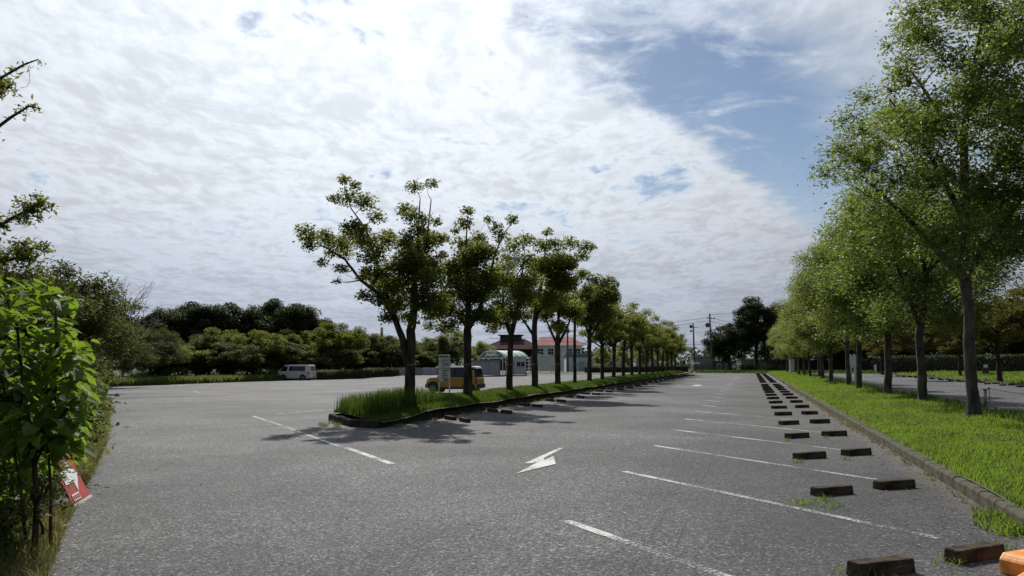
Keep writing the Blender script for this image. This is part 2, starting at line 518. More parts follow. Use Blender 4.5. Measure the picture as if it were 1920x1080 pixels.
class MB:
    """collects boxes, prisms and tubes into one mesh"""
    def __init__(self):
        self.v, self.f = [], []

    def add(self, vs, fs):
        n = len(self.v)
        self.v += [tuple(p) for p in vs]
        self.f += [tuple(i + n for i in q) for q in fs]
        return self

    def box(self, c, s, rz=0.0, taper=1.0):
        hx, hy, hz = s[0] / 2, s[1] / 2, s[2] / 2
        ca, sa = math.cos(rz), math.sin(rz)
        vs = []
        for dz in (-1, 1):
            t = taper if dz > 0 else 1.0
            for dx, dy in ((-1, -1), (1, -1), (1, 1), (-1, 1)):
                x, y = dx * hx * t, dy * hy * t
                vs.append((c[0] + x * ca - y * sa, c[1] + x * sa + y * ca, c[2] + dz * hz))
        return self.add(vs, [(0, 3, 2, 1), (4, 5, 6, 7), (0, 1, 5, 4), (1, 2, 6, 5), (2, 3, 7, 6), (3, 0, 4, 7)])

    def tube(self, pts, rad, n=8, cap=True):
        pts = [Vector(p) for p in pts]
        if not hasattr(rad, '__len__'):
            rad = [rad] * len(pts)
        base = len(self.v)
        prev = None
        for i, p in enumerate(pts):
            t = (pts[min(i + 1, len(pts) - 1)] - pts[max(i - 1, 0)])
            if t.length < 1e-9:
                t = Vector((0, 0, 1))
            t.normalize()
            a = prev if prev is not None else (Vector((1, 0, 0)) if abs(t.x) < 0.9 else Vector((0, 1, 0)))
            a = (a - t * a.dot(t)).normalized()
            prev = a
            b = t.cross(a)
            for j in range(n):
                an = 2 * math.pi * j / n
                self.v.append(tuple(p + (a * math.cos(an) + b * math.sin(an)) * rad[i]))
        for i in range(len(pts) - 1):
            for j in range(n):
                k = (j + 1) % n
                self.f.append((base + i * n + j, base + i * n + k, base + (i + 1) * n + k, base + (i + 1) * n + j))
        if cap:
            self.f.append(tuple(base + j for j in reversed(range(n))))
            self.f.append(tuple(base + (len(pts) - 1) * n + j for j in range(n)))
        return self

    def prism(self, poly, a, b, axis='y'):
        """extrude a 2D polygon (p,q) from a to b along an axis"""
        n = len(poly)

        def P(p, q, t):
            return {'y': (p, t, q), 'x': (t, p, q), 'z': (p, q, t)}[axis]
        vs = [P(p, q, a) for p, q in poly] + [P(p, q, b) for p, q in poly]
        fs = [tuple(range(n)), tuple(range(2 * n - 1, n - 1, -1))]
        fs += [(i, i + n, (i + 1) % n + n, (i + 1) % n) for i in range(n)]
        return self.add(vs, fs)

    def mesh(self, name, m, bevel=0.0, smooth=False, segs=2):
        me = bpy.data.meshes.new(name)
        me.from_pydata(self.v, [], self.f)
        bm = bmesh.new()
        bm.from_mesh(me)
        bmesh.ops.recalc_face_normals(bm, faces=bm.faces)
        if bevel:
            es = [e for e in bm.edges if len(e.link_faces) == 2 and e.calc_face_angle(0) > 0.5]
            bmesh.ops.bevel(bm, geom=es, offset=bevel, segments=segs, affect='EDGES', profile=0.6, clamp_overlap=True)
        bm.to_mesh(me)
        bm.free()
        if smooth:
            for p in me.polygons:
                p.use_smooth = True
        me.materials.append(m)
        me.update()
        return me

    def build(self, name, m, parent=None, bevel=0.0, smooth=False, loc=None, rot=None):
        return link(name, self.mesh(name, m, bevel, smooth), parent, loc, rot)


ORD = ['first', 'second', 'third', 'fourth', 'fifth', 'sixth', 'seventh', 'eighth', 'ninth', 'tenth', 'eleventh', 'twelfth',
       'thirteenth', 'fourteenth', 'fifteenth', 'sixteenth', 'seventeenth', 'eighteenth', 'nineteenth', 'twentieth']
ORD += ['twenty-' + w for w in ORD[:9]] + ['thirtieth'] + ['thirty-' + w for w in ORD[:9]] + ['fortieth']

# ------------------------------------------------------------------ ground and asphalt
mb = MB()
mb.add([(-3500, -800, -0.9), (3500, -800, -0.9), (3500, 5000, -0.9), (-3500, 5000, -0.9)], [(0, 1, 2, 3)])
structure(mb.build('ground', M_FARSOIL), 'rough green ground reaching to the horizon')


def sheet(name, m, us, vs, zf, keep=None, parent=None):
    nu, nv = len(us), len(vs)
    V = [W(u, v, zf(u, v)) for u in us for v in vs]
    F = []
    for i in range(nu - 1):
        for j in range(nv - 1):
            if keep is None or keep((us[i] + us[i + 1]) / 2, (vs[j] + vs[j + 1]) / 2):
                F.append((i * nv + j, i * nv + j + 1, (i + 1) * nv + j + 1, (i + 1) * nv + j))
    me = bpy.data.meshes.new(name)
    me.from_pydata(V, [], F)
    for p in me.polygons:
        p.use_smooth = True
    me.materials.append(m)
    return link(name, me, parent)


us = [-14 + 2.5 * i for i in range(60)]
vs_ = [-72 + 2.5 * i for i in range(52)]
LOT = sheet('parking_lot', M_ASPHALT, us, vs_, gz)
structure(LOT, 'weathered grey asphalt of the car park')


def strip(name, pts, w, m, z=0.006, parent=LOT):
    """a painted line along points given as (u, v), laid just above the asphalt"""
    V, F = [], []
    P = [Vector((*W(u, v)[:2], 0)) for u, v in pts]
    for i, p in enumerate(P):
        t = (P[min(i + 1, len(P) - 1)] - P[max(i - 1, 0)]).normalized()
        n = Vector((-t.y, t.x, 0)) * w / 2
        zz = gzw(p.x, p.y) + z
        V += [(p.x + n.x, p.y + n.y, zz), (p.x - n.x, p.y - n.y, zz)]
    for i in range(len(P) - 1):
        F.append((2 * i, 2 * i + 1, 2 * i + 3, 2 * i + 2))
    me = bpy.data.meshes.new(name)
    me.from_pydata(V, [], F)
    me.materials.append(m)
    return link(name, me, parent)


BAY = 3.82
# bays along the right island: first half metre keeps its paint, the rest is worn
for k in range(-1, 31):
    u0 = 7.95 + BAY * k
    strip('bay_line', [(u0 - 0.55 * i / 1, -1.9 + 0.55 * i / 1) for i in range(2)], 0.12, M_PAINT_GOOD)
    strip('bay_line', [(u0 - 0.55 - 3.0 * i / 6, -1.35 + 3.0 * i / 6) for i in range(7)], 0.11, M_PAINT if k < 6 else M_PAINT_FAINT)
# bays along the central island
for k in range(0, 24):
    u0 = 15.6 + BAY * k
    strip('bay_line', [(u0 + 0.8 * i, -8.3 + 0.8 * i) for i in range(5)], 0.11, M_PAINT_FAINT)
    strip('bay_line', [(u0 + 2.6 + 0.35 * i, -5.7 + 0.35 * i) for i in range(2)], 0.11, M_PAINT)
# the long line round the head of the central island
strip('bay_line', [(11.5 + 9.45 * i / 10, -5.68 - 9.6 * i / 10) for i in range(3)], 0.13, M_PAINT_GOOD)
strip('bay_line', [(13.45 + 7.5 * i / 10, -7.75 - 7.55 * i / 10) for i in range(11)], 0.10, M_PAINT)
strip('bay_line', [(20.9 + 0.6 * i, -15.3 + 0.11 * i) for i in range(8)], 0.13, M_PAINT)
# bays of the big left lot
for row_v, lo, hi in ((-15.5, 24, 84), (-20.8, 28, 88), (-33, 40, 92), (-38.3, 44, 92), (-50, 58, 90)):
    u0 = lo
    while u0 < hi:
        strip('bay_line', [(u0 + 0.88 * i, row_v - 0.88 * i * (1 if row_v in (-15.5, -33, -50) else -1)) for i in range(5)], 0.16, M_PAINT_FAINT if random.random() < 0.5 else M_PAINT)
        u0 += BAY
for row_v, lo, hi in ((-27, 30, 94), (-44, 52, 92)):
    strip('bay_line', [(lo + (hi - lo) * i / 30, row_v) for i in range(31)], 0.15, M_PAINT_FAINT)
# right lot
for k in range(0, 22):
    u0 = 22 + BAY * k
    strip('bay_line', [(u0 + 0.9 * i, 8.0 + 0.9 * i) for i in range(5)], 0.11, M_PAINT_FAINT)
    strip('bay_line', [(u0 + 20, 18 - 0.9 * i) if False else (u0 + 20 + 0.9 * i, 18 - 0.9 * i) for i in range(5)], 0.11, M_PAINT_FAINT)
# pale cross strip where a path meets the aisle
strip('cross_strip', [(63.5, -8.6 + 11.0 * i / 6) for i in range(7)], 0.45, M_PAINT_FAINT)


def polymark(name, pts, m, z=0.006):
    me = bpy.data.meshes.new(name)
    me.from_pydata([W(u, v, z) for u, v in pts], [], [tuple(range(len(pts)))])
    me.materials.append(m)
    return link(name, me, LOT)


# bent turn arrow: stem, elbow and a head pointing back towards the camera
polymark('turn_arrow', [(14.60, -3.63), (14.64, -3.54), (13.0, -3.50), (12.75, -3.42), (12.45, -3.44), (12.28, -3.52), (12.22, -3.63), (12.55, -3.62)], M_PAINT_GOOD)
polymark('turn_arrow', [(11.05, -3.40), (12.26, -3.10), (13.28, -3.40), (12.72, -3.40), (12.33, -3.44)], M_PAINT_GOOD, 0.010)
# second arrow far down the aisle
polymark('turn_arrow', [(57.5, -4.3), (60.5, -4.1), (60.4, -3.6), (58.6, -3.8), (58.2, -3.4), (56.6, -3.7)], M_PAINT_GOOD)

# ------------------------------------------------------------------ grass islands and verges
def frange(a, b, s):
    n = max(1, int(round((b - a) / s)))
    return [a + (b - a) * i / n for i in range(n + 1)]


def hump(v, a, b, lo, hi):
    t = (v - a) / (b - a)
    return lo + (hi - lo) * math.sin(max(0.0, min(1.0, t)) * math.pi) ** 0.7


def bumps(u, v):
    return 0.03 * math.sin(u * 1.7 + v) + 0.025 * math.sin(u * 0.63 - v * 2.1)


# right island: v 2.65 .. 6.6
def z_right(u, v):
    return hump(v, 2.62, 6.7, 0.15, 0.30) + 0.6 * bumps(u, v)


RI = sheet('grass_island', M_SOIL, frange(4, 131, 1.0), frange(2.6, 6.6, 0.5), z_right)
structure(RI, 'bright green grass island on the right between two rows of bays')


# central island: v -11.6 .. -9.0 from its angled head
def z_left(u, v):
    return hump(v, -11.8, -8.85, 0.20, 0.42) * (0.55 + 0.45 * sstep((u - 17.5) / 4)) + 0.6 * bumps(u, v)


def head_u(v):
    """where the angled head of the central island starts at this v"""
    if v > -10.06:
        return 17.85 - (v + 10.06) * 0.25
    return 17.85 + (-10.06 - v) * 1.09


V_, F_ = [], []
cols = frange(-11.7, -9.0, 0.45)
ts = frange(0, 1, 1 / 110)
for t in ts:
    for v in cols:
        h0 = head_u(v) + 0.12
        u = h0 + (113 - h0) * t
        V_.append(W(u, v, z_left(u, v)))
nv = len(cols)
for i in range(len(ts) - 1):
    for j in range(nv - 1):
        F_.append((i * nv + j, i * nv + j + 1, (i + 1) * nv + j + 1, (i + 1) * nv + j))
me = bpy.data.meshes.new('grass_island')
me.from_pydata(V_, [], F_)
for p in me.polygons:
    p.use_smooth = True
me.materials.append(M_SOIL)
structure(link('grass_island', me), 'central grass island carrying a row of trees')


# verges round the car park
def edge_v(u):
    return -u - 0.35 - 0.42 * (1 - sstep((u - 4) / 9))


def z_verge(u, v):
    d = edge_v(u) - v
    return gz(u, v) - 0.015 + 0.28 * sstep((d - 0.1) / 2.5) + 0.8 * bumps(u, v) * sstep(d / 1.5)


V_, F_ = [], []
ss_ = frange(-14, 62, 1.0)
ds = [0, 0.5, 1.2, 2.2, 3.5, 6, 10, 16, 26, 40]
wig = lambda s: 0.25 * math.sin(s * 0.9) + 0.15 * math.sin(s * 2.3)
for s in ss_:
    for d in ds:
        u, v = s, edge_v(s)
        k = (d + (wig(s) if d < 3 else 0)) / math.sqrt(2)
        u, v = u - k, v - k
        V_.append(W(u, v, z_verge(u, v)))
nv = len(ds)
for i in range(len(ss_) - 1):
    for j in range(nv - 1):
        F_.append((i * nv + j, (i + 1) * nv + j, (i + 1) * nv + j + 1, i * nv + j + 1))
me = bpy.data.meshes.new('verge')
me.from_pydata(V_, [], F_)
for p in me.polygons:
    p.use_smooth = True
me.materials.append(M_SOIL)
structure(link('verge', me), 'weedy verge along the left edge of the car park')

structure(sheet('verge', M_SOIL, frange(50, 135, 2.5), [-110, -90, -75, -66, -60, -57.5, -56], lambda u, v: gz(u, v) + 0.05 + 0.3 * sstep((-56 - v) / 3)), 'wooded verge beyond the left lot')
structure(sheet('verge', M_SOIL, [113, 115, 120, 128, 140, 170, 240], frange(-70, -9.5, 4), lambda u, v: 0.04 + 0.1 * sstep((u - 113) / 4)), 'planted verge beyond the far side of the left lot')
structure(sheet('verge', M_SOIL, [131, 132, 134, 140, 160, 200, 300], frange(-9.5, 60, 4), lambda u, v: 0.04 + 0.15 * sstep((u - 131) / 3)), 'verge beyond the far end of the aisle')
z_lawn = lambda u, v: 0.02 + 0.42 * sstep((v - 19.6) / 5) + bumps(u, v) * 0.7
structure(sheet('lawn', M_SOIL, frange(10, 135, 2.5), [19.4, 20, 21, 23, 26, 32, 45, 70, 120], z_lawn), 'lawn rising behind the right-hand lot')

# ------------------------------------------------------------------ kerbs
mb = MB()
mb.prism([(0, 0), (0.13, 0), (0.13, 0.19), (0.025, 0.19), (0.0, 0.16)], 0.004, 0.596, axis='x')
KERB_ME = mb.mesh('kerb_stone', M_KERB, 0.005, segs=1)
KERB_DARK_ME = mb.mesh('kerb_stone', M_KERB_DARK, 0.012, segs=1)
KERB = link('kerb', None)
structure(KERB, 'pale concrete kerb along the right grass island')
for i in range(208):
    u = 5.5 + 0.6 * i
    if abs(u - 66) < 0.9:
        continue
    o = link('kerb_stone', KERB_ME, KERB, W(u, 2.5 + random.uniform(-0.005, 0.005), -0.03 + random.uniform(-0.005, 0.006)), (random.gauss(0, 0.008), random.gauss(0, 0.005), R(90) - ROW + random.gauss(0, 0.004)))
    o.scale = (1, -1, 1)
KERB2 = link('kerb', None)
structure(KERB2, 'low weathered kerb along the back of the right grass island')
for i in range(60):
    link('kerb_stone', KERB_ME, KERB2, W(12 + 1.2 * i, 6.72, -0.04), R(90) - ROW, (2, 1, 0.9))
KERB3 = link('kerb', None)
structure(KERB3, 'dark mossy kerb round the central tree island')


def kerb_run(parent, data, a, b, zs=1.1, seg=0.6, flip=1):
    A, B = Vector(W(*a)), Vector(W(*b))
    d = B - A
    n = int(d.length / seg)
    ang = math.atan2(d.y, d.x)
    for i in range(n):
        p = A + d * (i / n)
        o = link('kerb_stone', data, parent, (p.x, p.y, -0.02 + random.uniform(-0.015, 0.015)), (random.gauss(0, 0.02), random.gauss(0, 0.015), ang + random.gauss(0, 0.012)))
        o.scale = (d.length / n / 0.6, flip, zs * random.uniform(0.95, 1.08))


kerb_run(KERB3, KERB_DARK_ME, (17.6, -9.15), (112.5, -8.9))
kerb_run(KERB3, KERB_DARK_ME, (17.85, -10.06), (17.6, -9.15))
kerb_run(KERB3, KERB_DARK_ME, (19.67, -11.78), (17.85, -10.06))
kerb_run(KERB3, KERB_DARK_ME, (112.5, -11.8), (19.67, -11.78), seg=1.2)
KERB4 = link('kerb', None)
structure(KERB4, 'low kerb in front of the lawn behind the right lot')
kerb_run(KERB4, KERB_ME, (130, 19.3), (30, 19.3), 0.8, 1.8, -1)

# ------------------------------------------------------------------ wheel stops
mb = MB()
mb.prism([(-0.075, 0), (0.085, 0), (0.07, 0.115), (-0.06, 0.115)], -0.30, 0.30, axis='x')
STOP_ME = mb.mesh('wheel_stop', M_STOP, 0.014)
STOP_ME2 = mb.mesh('wheel_stop', M_STOP, 0.022)
ang_r = R(90) - ROW - R(50)      # along the stop, world


def stop(u, v, ang, label, group):
    o = link('wheel_stop', random.choice((STOP_ME, STOP_ME2)), None, W(u, v, gz(u, v) - 0.003), (random.gauss(0, .012), random.gauss(0, .012), ang + random.gauss(0, 0.05)))
    o.scale = (random.uniform(0.97, 1.05), 1.0, random.uniform(0.92, 1.06))
    return tag(o, label, 'wheel stop', group)


for k in range(32):
    u = 6.70 + BAY * k
    if abs(u - 64.5) < 1.5:
        continue
    which = ORD[k] + ' bay beside the right grass island'
    stop(u + 0.03, 0.93, ang_r, 'aisle-side dark wheel stop, ' + which, 'wheel stops in front of the right grass island')
    stop(u + 0.80, 1.77, ang_r, 'kerb-side dark wheel stop, ' + which, 'wheel stops in front of the right grass island')
ang_l = R(90) - ROW + R(45)
for k in range(24):
    u = 20.25 + BAY * k
    which = ORD[k] + ' bay along the central tree island'
    stop(u + 0.65, -8.45, ang_l, 'kerb-side dark wheel stop, ' + which, 'wheel stops in front of the central island')
    stop(u + 0.0, -7.75, ang_l, 'aisle-side dark wheel stop, ' + which, 'wheel stops in front of the central island')
for k in range(14):
    u = 57.0 + BAY * k
    which = ORD[k] + ' bay of the right-hand lot in front of the lawn'
    stop(u, 17.7, ang_r, 'aisle-side dark wheel stop, ' + which, 'wheel stops in front of the lawn')
    stop(u + 0.9, 18.5, ang_r, 'lawn-side dark wheel stop, ' + which, 'wheel stops in front of the lawn')
for k in range(4):
    u = 28.2 + BAY * k
    which = ORD[k] + ' bay directly behind the right tree row'
    stop(u, 7.4, ang_l, 'tree-side dark wheel stop, ' + which, 'wheel stops behind the right tree row')
    stop(u + 0.75, 8.1, ang_l, 'aisle-side dark wheel stop, ' + which, 'wheel stops behind the right tree row')


# ------------------------------------------------------------------ grass
def blades(name, label, pts, hgt, wid, m, lean=0.35, leandir=None, tall_frac=0.0, tall=2.0):
    """pts: (n,3) world base points; one bent blade of three triangles each"""
    n = len(pts)
    a = rng.uniform(0, 2 * np.pi, n)
    b = np.stack([np.cos(a), np.sin(a), np.zeros(n)], 1)
    la = rng.uniform(0, 2 * np.pi, n)
    ld = np.stack([np.cos(la), np.sin(la), np.zeros(n)], 1)
    if leandir is not None:
        ld = ld * 0.6 + np.array(leandir)[None] * 0.6
    h = hgt * rng.uniform(0.55, 1.25, n)
    if np.ndim(hgt) == 0 and tall_frac:
        t = rng.random(n) < tall_frac
        h = np.where(t, h * tall, h)
    le = lean * rng.uniform(0.2, 1.3, n)
    w = wid * rng.uniform(0.7, 1.3, n)
    up = np.array([0, 0, 1.0])[None]
    p0 = pts - b * (w / 2)[:, None]
    p1 = pts + b * (w / 2)[:, None]
    mid = pts + up * (h * 0.55)[:, None] + ld * (le * h * 0.35)[:, None]
    p2 = mid + b * (w * 0.4)[:, None]
    p3 = mid - b * (w * 0.4)[:, None]
    tip = pts + up * (h * (1 - 0.25 * le))[:, None] + ld * (le * h)[:, None]
    V = np.stack([p0, p1, p2, p3, tip], 1).reshape(-1, 3)
    i = (np.arange(n) * 5)[:, None]
    T = np.concatenate([i + np.array([[0, 1, 2]]), i + np.array([[0, 2, 3]]), i + np.array([[3, 2, 4]])], 1).reshape(-1, 3)
    o = link(name, np_mesh(name, V, T, m))
    return tag(o, label, 'grass', None, 'stuff')


def scatter(n, ulo, uhi, vlo, vhi, zf, near=0.0, keep=None):
    """random points in the (u,v) rectangle, thinning with distance by 1/u**near"""
    if near:
        x = rng.random(n)
        if abs(near - 1) < 1e-6:
            u = ulo * (uhi / ulo) ** x
        else:
            q = 1 - near
            u = (ulo ** q + x * (uhi ** q - ulo ** q)) ** (1 / q)
    else:
        u = rng.uniform(ulo, uhi, n)
    v = rng.uniform(vlo, vhi, n)
    if keep is not None:
        kk = keep(u, v)
        u, v = u[kk], v[kk]
    z = np.array([zf(a, b) for a, b in zip(u, v)])
    return np.stack([u * SN + v * CS, u * CS - v * SN, z], 1), u, v


pts, u, v = scatter(190000, 6.5, 131, 2.62, 6.6, z_right, 1.35)
dist = np.maximum(u, 8)
patch = 0.75 + 0.5 * np.sin(u * 0.55 + 1.3 * np.sin(v * 1.1)) * np.sin(v * 1.7 + u * 0.21)
blades('grass', 'bright green grass covering the right island', pts, (0.045 + 0.065 * np.clip(patch, 0, 1.3)) * np.where(v > 5.0, 1.6, 1.0) * np.where(u > 55, 1.5, 1.0), 0.005 + 0.00042 * dist, M_GRASS, 0.95, (0.3, -0.6, 0))
# tall stalks behind the trees on the right island
pts, u, v = scatter(5000, 9, 100, 5.4, 6.6, z_right, 1.0)
blades('grass', 'taller grass along the back of the right island', pts, 0.32, 0.008 + 0.0004 * u, M_GRASS_DARK, 0.35)
# central island
kp = lambda u, v: u > np.where(v > -10.06, 17.95 - (v + 10.06) * 0.25, 17.95 + (-10.06 - v) * 1.09) + 0.05
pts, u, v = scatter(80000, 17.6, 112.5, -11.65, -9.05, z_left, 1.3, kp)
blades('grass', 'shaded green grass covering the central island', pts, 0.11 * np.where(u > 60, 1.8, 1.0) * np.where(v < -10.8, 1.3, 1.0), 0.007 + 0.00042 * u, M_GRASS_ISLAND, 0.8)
pts, u, v = scatter(4200, 18, 23.0, -11.6, -9.5, z_left, 0, kp)
blades('grass', 'tall upright reed-like grass at the head of the central island', pts, 0.46, 0.017, M_GRASS_DARK, 0.10)
pts, u, v = scatter(5000, 23, 50.0, -11.65, -11.0, z_left, 1.0, kp)
blades('grass', 'tall fringe of grass along the back of the central island', pts, 0.17, 0.02, M_GRASS_DARK, 0.2)
# lawn at the right
pts, u, v = scatter(38000, 30, 131, 19.5, 40, z_lawn, 1.0)
blades('grass', 'long sunlit grass of the lawn behind the right lot', pts, 0.30, 0.055, M_GRASS, 0.4)
# far strip at the end of the aisle
pts, u, v = scatter(5000, 131, 137, -9, 20, lambda u, v: 0.1)
blades('grass', 'rough grass at the far end of the aisle', pts, 0.45, 0.09, M_GRASS_DARK, 0.4)


def verge_points(n, s0, s1, d0, d1, near=1.0):
    x = rng.random(n)
    s = s0 * (s1 / s0) ** x if near else rng.uniform(s0, s1, n)
    d = d0 + (d1 - d0) * rng.random(n) ** 1.3
    k = d / math.sqrt(2)
    u, v = s - k, np.array([edge_v(q) for q in s]) - k
    z = np.array([z_verge(a, b) for a, b in zip(u, v)])
    return np.stack([u * SN + v * CS, u * CS - v * SN, z], 1), s


pts, s = verge_points(36000, 3.0, 30, -0.15, 2.0)
kk = np.hypot(pts[:, 0] + 4.95, pts[:, 1] - 9.25) > .62
pts, s = pts[kk], s[kk]
blades('grass', 'dry yellowish grass along the left edge of the asphalt', pts, 0.13 + 0.012 * np.minimum(s, 12), 0.006 + 0.0007 * s, M_DRYGRASS, 0.8)
pts, s = verge_points(14000, 3.0, 60, 0.1, 5.0)
blades('grass', 'green weedy grass on the left verge', pts, 0.16 + 0.02 * np.minimum(s, 14), 0.008 + 0.0009 * s, M_GRASS_DARK, 0.5)
pts, u, v = scatter(12000, 52, 92, -59, -56.1, lambda u, v: gz(u, v) + 0.06)
blades('grass', 'long weeds growing at the foot of the far tree belt', pts, 0.75, 0.10, M_LEAF_WEED, 0.4)


# ------------------------------------------------------------------ leaves and trees
def leaf_geo(C, size, aspect, seed, up=0.5, out=None, droop=0.0):
    """C (n,3) leaf centres -> vertices and triangles of folded leaves"""
    g = np.random.default_rng(seed)
    n = len(C)
    nrm = g.normal(size=(n, 3))
    nrm[:, 2] = np.abs(nrm[:, 2]) * (1 + up * 2) + up
    nrm /= np.linalg.norm(nrm, axis=1)[:, None]
    t = g.normal(size=(n, 3))
    if out is not None:
        t = t * 0.7 + out
    t[:, 2] -= droop
    t -= nrm * np.sum(t * nrm, 1)[:, None]
    t /= np.linalg.norm(t, axis=1)[:, None] + 1e-9
    b = np.cross(nrm, t)
    L = size * g.uniform(0.65, 1.3, n)
    Wd = L * aspect
    fold = Wd * 0.22
    p0 = C - t * (L / 2)[:, None]
    p1 = C - t * (L * 0.05)[:, None] + b * (Wd / 2)[:, None] + nrm * fold[:, None]
    p2 = C + t * (L / 2)[:, None]
    p3 = C - t * (L * 0.05)[:, None] - b * (Wd / 2)[:, None] + nrm * fold[:, None]
    V = np.stack([p0, p1, p2, p3], 1).reshape(-1, 3)
    i = (np.arange(n) * 4)[:, None]
    T = np.concatenate([i + np.array([[0, 2, 1]]), i + np.array([[0, 3, 2]])], 1).reshape(-1, 3)
    return V, T


def bend(a, b, g, amt=0.12, n=4, sag=0.0):
    a, b = np.array(a, float), np.array(b, float)
    L = np.linalg.norm(b - a)
    off = g.normal(size=3) * amt * L
    pts = []
    for i in range(n + 1):
        t = i / n
        p = a + (b - a) * t + off * math.sin(t * math.pi)
        p[2] += sag * L * math.sin(t * math.pi)
        pts.append(tuple(p))
    return pts


def tree_meshes(name, seed, trunk, limbs, clumps, leaf, aspect, per, bark, leafm, twigs=3, up=0.4, dens_pow=0.55, branch_r=0.025, flat=0.75, sides=10, droop=0.2, stray=0.06):
    """trunk, limbs: lists of (x, y, z, r); clumps: (x, y, z, r).  Returns the two meshes trunk and crown"""
    g = np.random.default_rng(seed)
    mb = MB()
    samples = []

    def run(poly, n):
        # densify with a slight wander
        pts, rad = [], []
        for i in range(len(poly) - 1):
            A, B = np.array(poly[i][:3]), np.array(poly[i + 1][:3])
            ra, rb = poly[i][3], poly[i + 1][3]
            m = 4
            for j in range(m):
                t = j / m
                p = A + (B - A) * t + (g.normal(size=3) * 0.06 * ra if (i or j) else 0)
                pts.append(tuple(p))
                rad.append((ra + (rb - ra) * t) * g.uniform(0.95, 1.06))
        pts.append(tuple(poly[-1][:3]))
        rad.append(poly[-1][3])
        mb.tube(pts, rad, n)
        for p, r in zip(pts, rad):
            samples.append((*p, r))
    run(trunk, sides)
    for lb in limbs:
        run(lb, max(5, sides - 3))
    S = np.array(samples)
    base_z = trunk[0][2]
    S = S[S[:, 2] > base_z + (trunk[-1][2] - base_z) * 0.45] if len(S) > 6 else S
    V, T, nv = [], [], 0
    for c in sorted(clumps, key=lambda q: q[0] ** 2 + q[1] ** 2):
        C0 = np.array(c[:3])
        r = c[3]
        dd = np.linalg.norm(S[:, :3] - C0, axis=1) + 1.2 * np.maximum(0, S[:, 2] - C0[2])
        j = int(np.argmin(dd))
        if dd[j] > 0.15:
            q = bend(S[j, :3], C0, g, 0.10, 4, -0.03)
            r0 = min(S[j, 3] * 0.7, branch_r * (0.6 + dd[j] * 0.5))
            rr = [max(0.006, r0 * (1 - 0.75 * t / 4)) for t in range(5)]
            mb.tube(q, rr, 5, cap=False)
            S = np.vstack([S, np.array([[*p, w] for p, w in zip(q[2:], rr[2:])])])
        for _ in range(twigs):
            d = g.normal(size=3)
            d /= np.linalg.norm(d)
            d[2] = abs(d[2]) * 0.8
            e = C0 + d * r * g.uniform(0.6, 1.15)
            mb.tube(bend(C0, e, g, 0.12, 2), [0.010, 0.007, 0.004], 4, cap=False)
        n = max(6, int(per * r * r))
        dirs = g.normal(size=(n, 3))
        dirs /= np.linalg.norm(dirs, axis=1)[:, None]
        rad = r * g.random(n) ** dens_pow * (1 + stray * 4 * (g.random(n) < stray))
        pos = C0 + dirs * rad[:, None] * np.array([1, 1, flat])
        lv, lt = leaf_geo(pos, leaf, aspect, int(g.integers(1e9)), up, dirs, droop)
        V.append(lv)
        T.append(lt + nv)
        nv += len(lv)
    tm = mb.mesh(name + '_trunk', bark, smooth=True)
    cm = np_mesh(name + '_crown', np.concatenate(V), np.concatenate(T), leafm)
    return tm, cm


def place_tree(name, label, meshes, loc, rz=0.0, sc=1.0, group=None, cat='tree', leafm=None):
    t = thing(name, label, cat, loc, rz, group, sc)
    link('trunk', meshes[0], t)
    c = link('crown', meshes[1], t)
    return t


def gen_tree(name, seed, H, trunk_h, tr, rx, ry=None, nclump=60, cr=0.6, leaf=0.1, aspect=0.5, per=300, bark=M_BARK_DARK, leafm=M_LEAF_L, lobes=7, base=0.0, zlow=None, shell=0.45, **kw):
    g = np.random.default_rng(seed)
    ry = ry or rx
    zlow = zlow if zlow is not None else trunk_h
    zc, rz = (zlow + H) / 2, (H - zlow) / 2
    trunk = [(0, 0, base - 0.15, tr * 1.5), (0, 0, base + 0.12, tr * 1.12), (g.normal() * .02, g.normal() * .02, trunk_h * 0.5, tr), (g.normal() * .04, g.normal() * .04, trunk_h, tr * 0.92)]
    x0, y0 = trunk[-1][0], trunk[-1][1]
    trunk.append((x0 + g.normal() * .15, y0 + g.normal() * .15, trunk_h + (H - trunk_h) * 0.35, tr * 0.6))
    trunk.append((x0 + g.normal() * .3, y0 + g.normal() * .3, trunk_h + (H - trunk_h) * 0.72, tr * 0.22))
    limbs = []
    for i in range(lobes):
        a = 2 * math.pi * (i + g.uniform(-.3, .3)) / lobes
        h0 = trunk_h + (H - trunk_h) * g.uniform(-0.03, 0.35)
        e = (x0 + math.cos(a) * rx * g.uniform(.55, .8), y0 + math.sin(a) * ry * g.uniform(.55, .8), h0 + (H - h0) * g.uniform(.25, .7))
        m = (x0 + (e[0] - x0) * .45, y0 + (e[1] - y0) * .45, h0 + (e[2] - h0) * g.uniform(.4, .65))
        limbs.append([(x0, y0, h0, tr * .5), (*m, tr * .36), (*e, tr * .12)])
    # lumpy outline
    lob = g.normal(size=(9, 3))
    lob /= np.linalg.norm(lob, axis=1)[:, None]
    clumps = []
    while len(clumps) < nclump:
        d = g.normal(size=3)
        d /= np.linalg.norm(d)
        k = 0.80 + 0.28 * float(np.max(lob @ d)) ** 3 - 0.12 * g.random()
        q = k * (shell + (1 - shell) * g.random()) if g.random() < 0.85 else k * g.random()
        p = (d[0] * rx * q, d[1] * ry * q, zc + d[2] * rz * q)
        clumps.append((*p, cr * g.uniform(0.65, 1.25)))
    return tree_meshes(name, seed, trunk, limbs, clumps, leaf, aspect, per, bark, leafm, **kw)


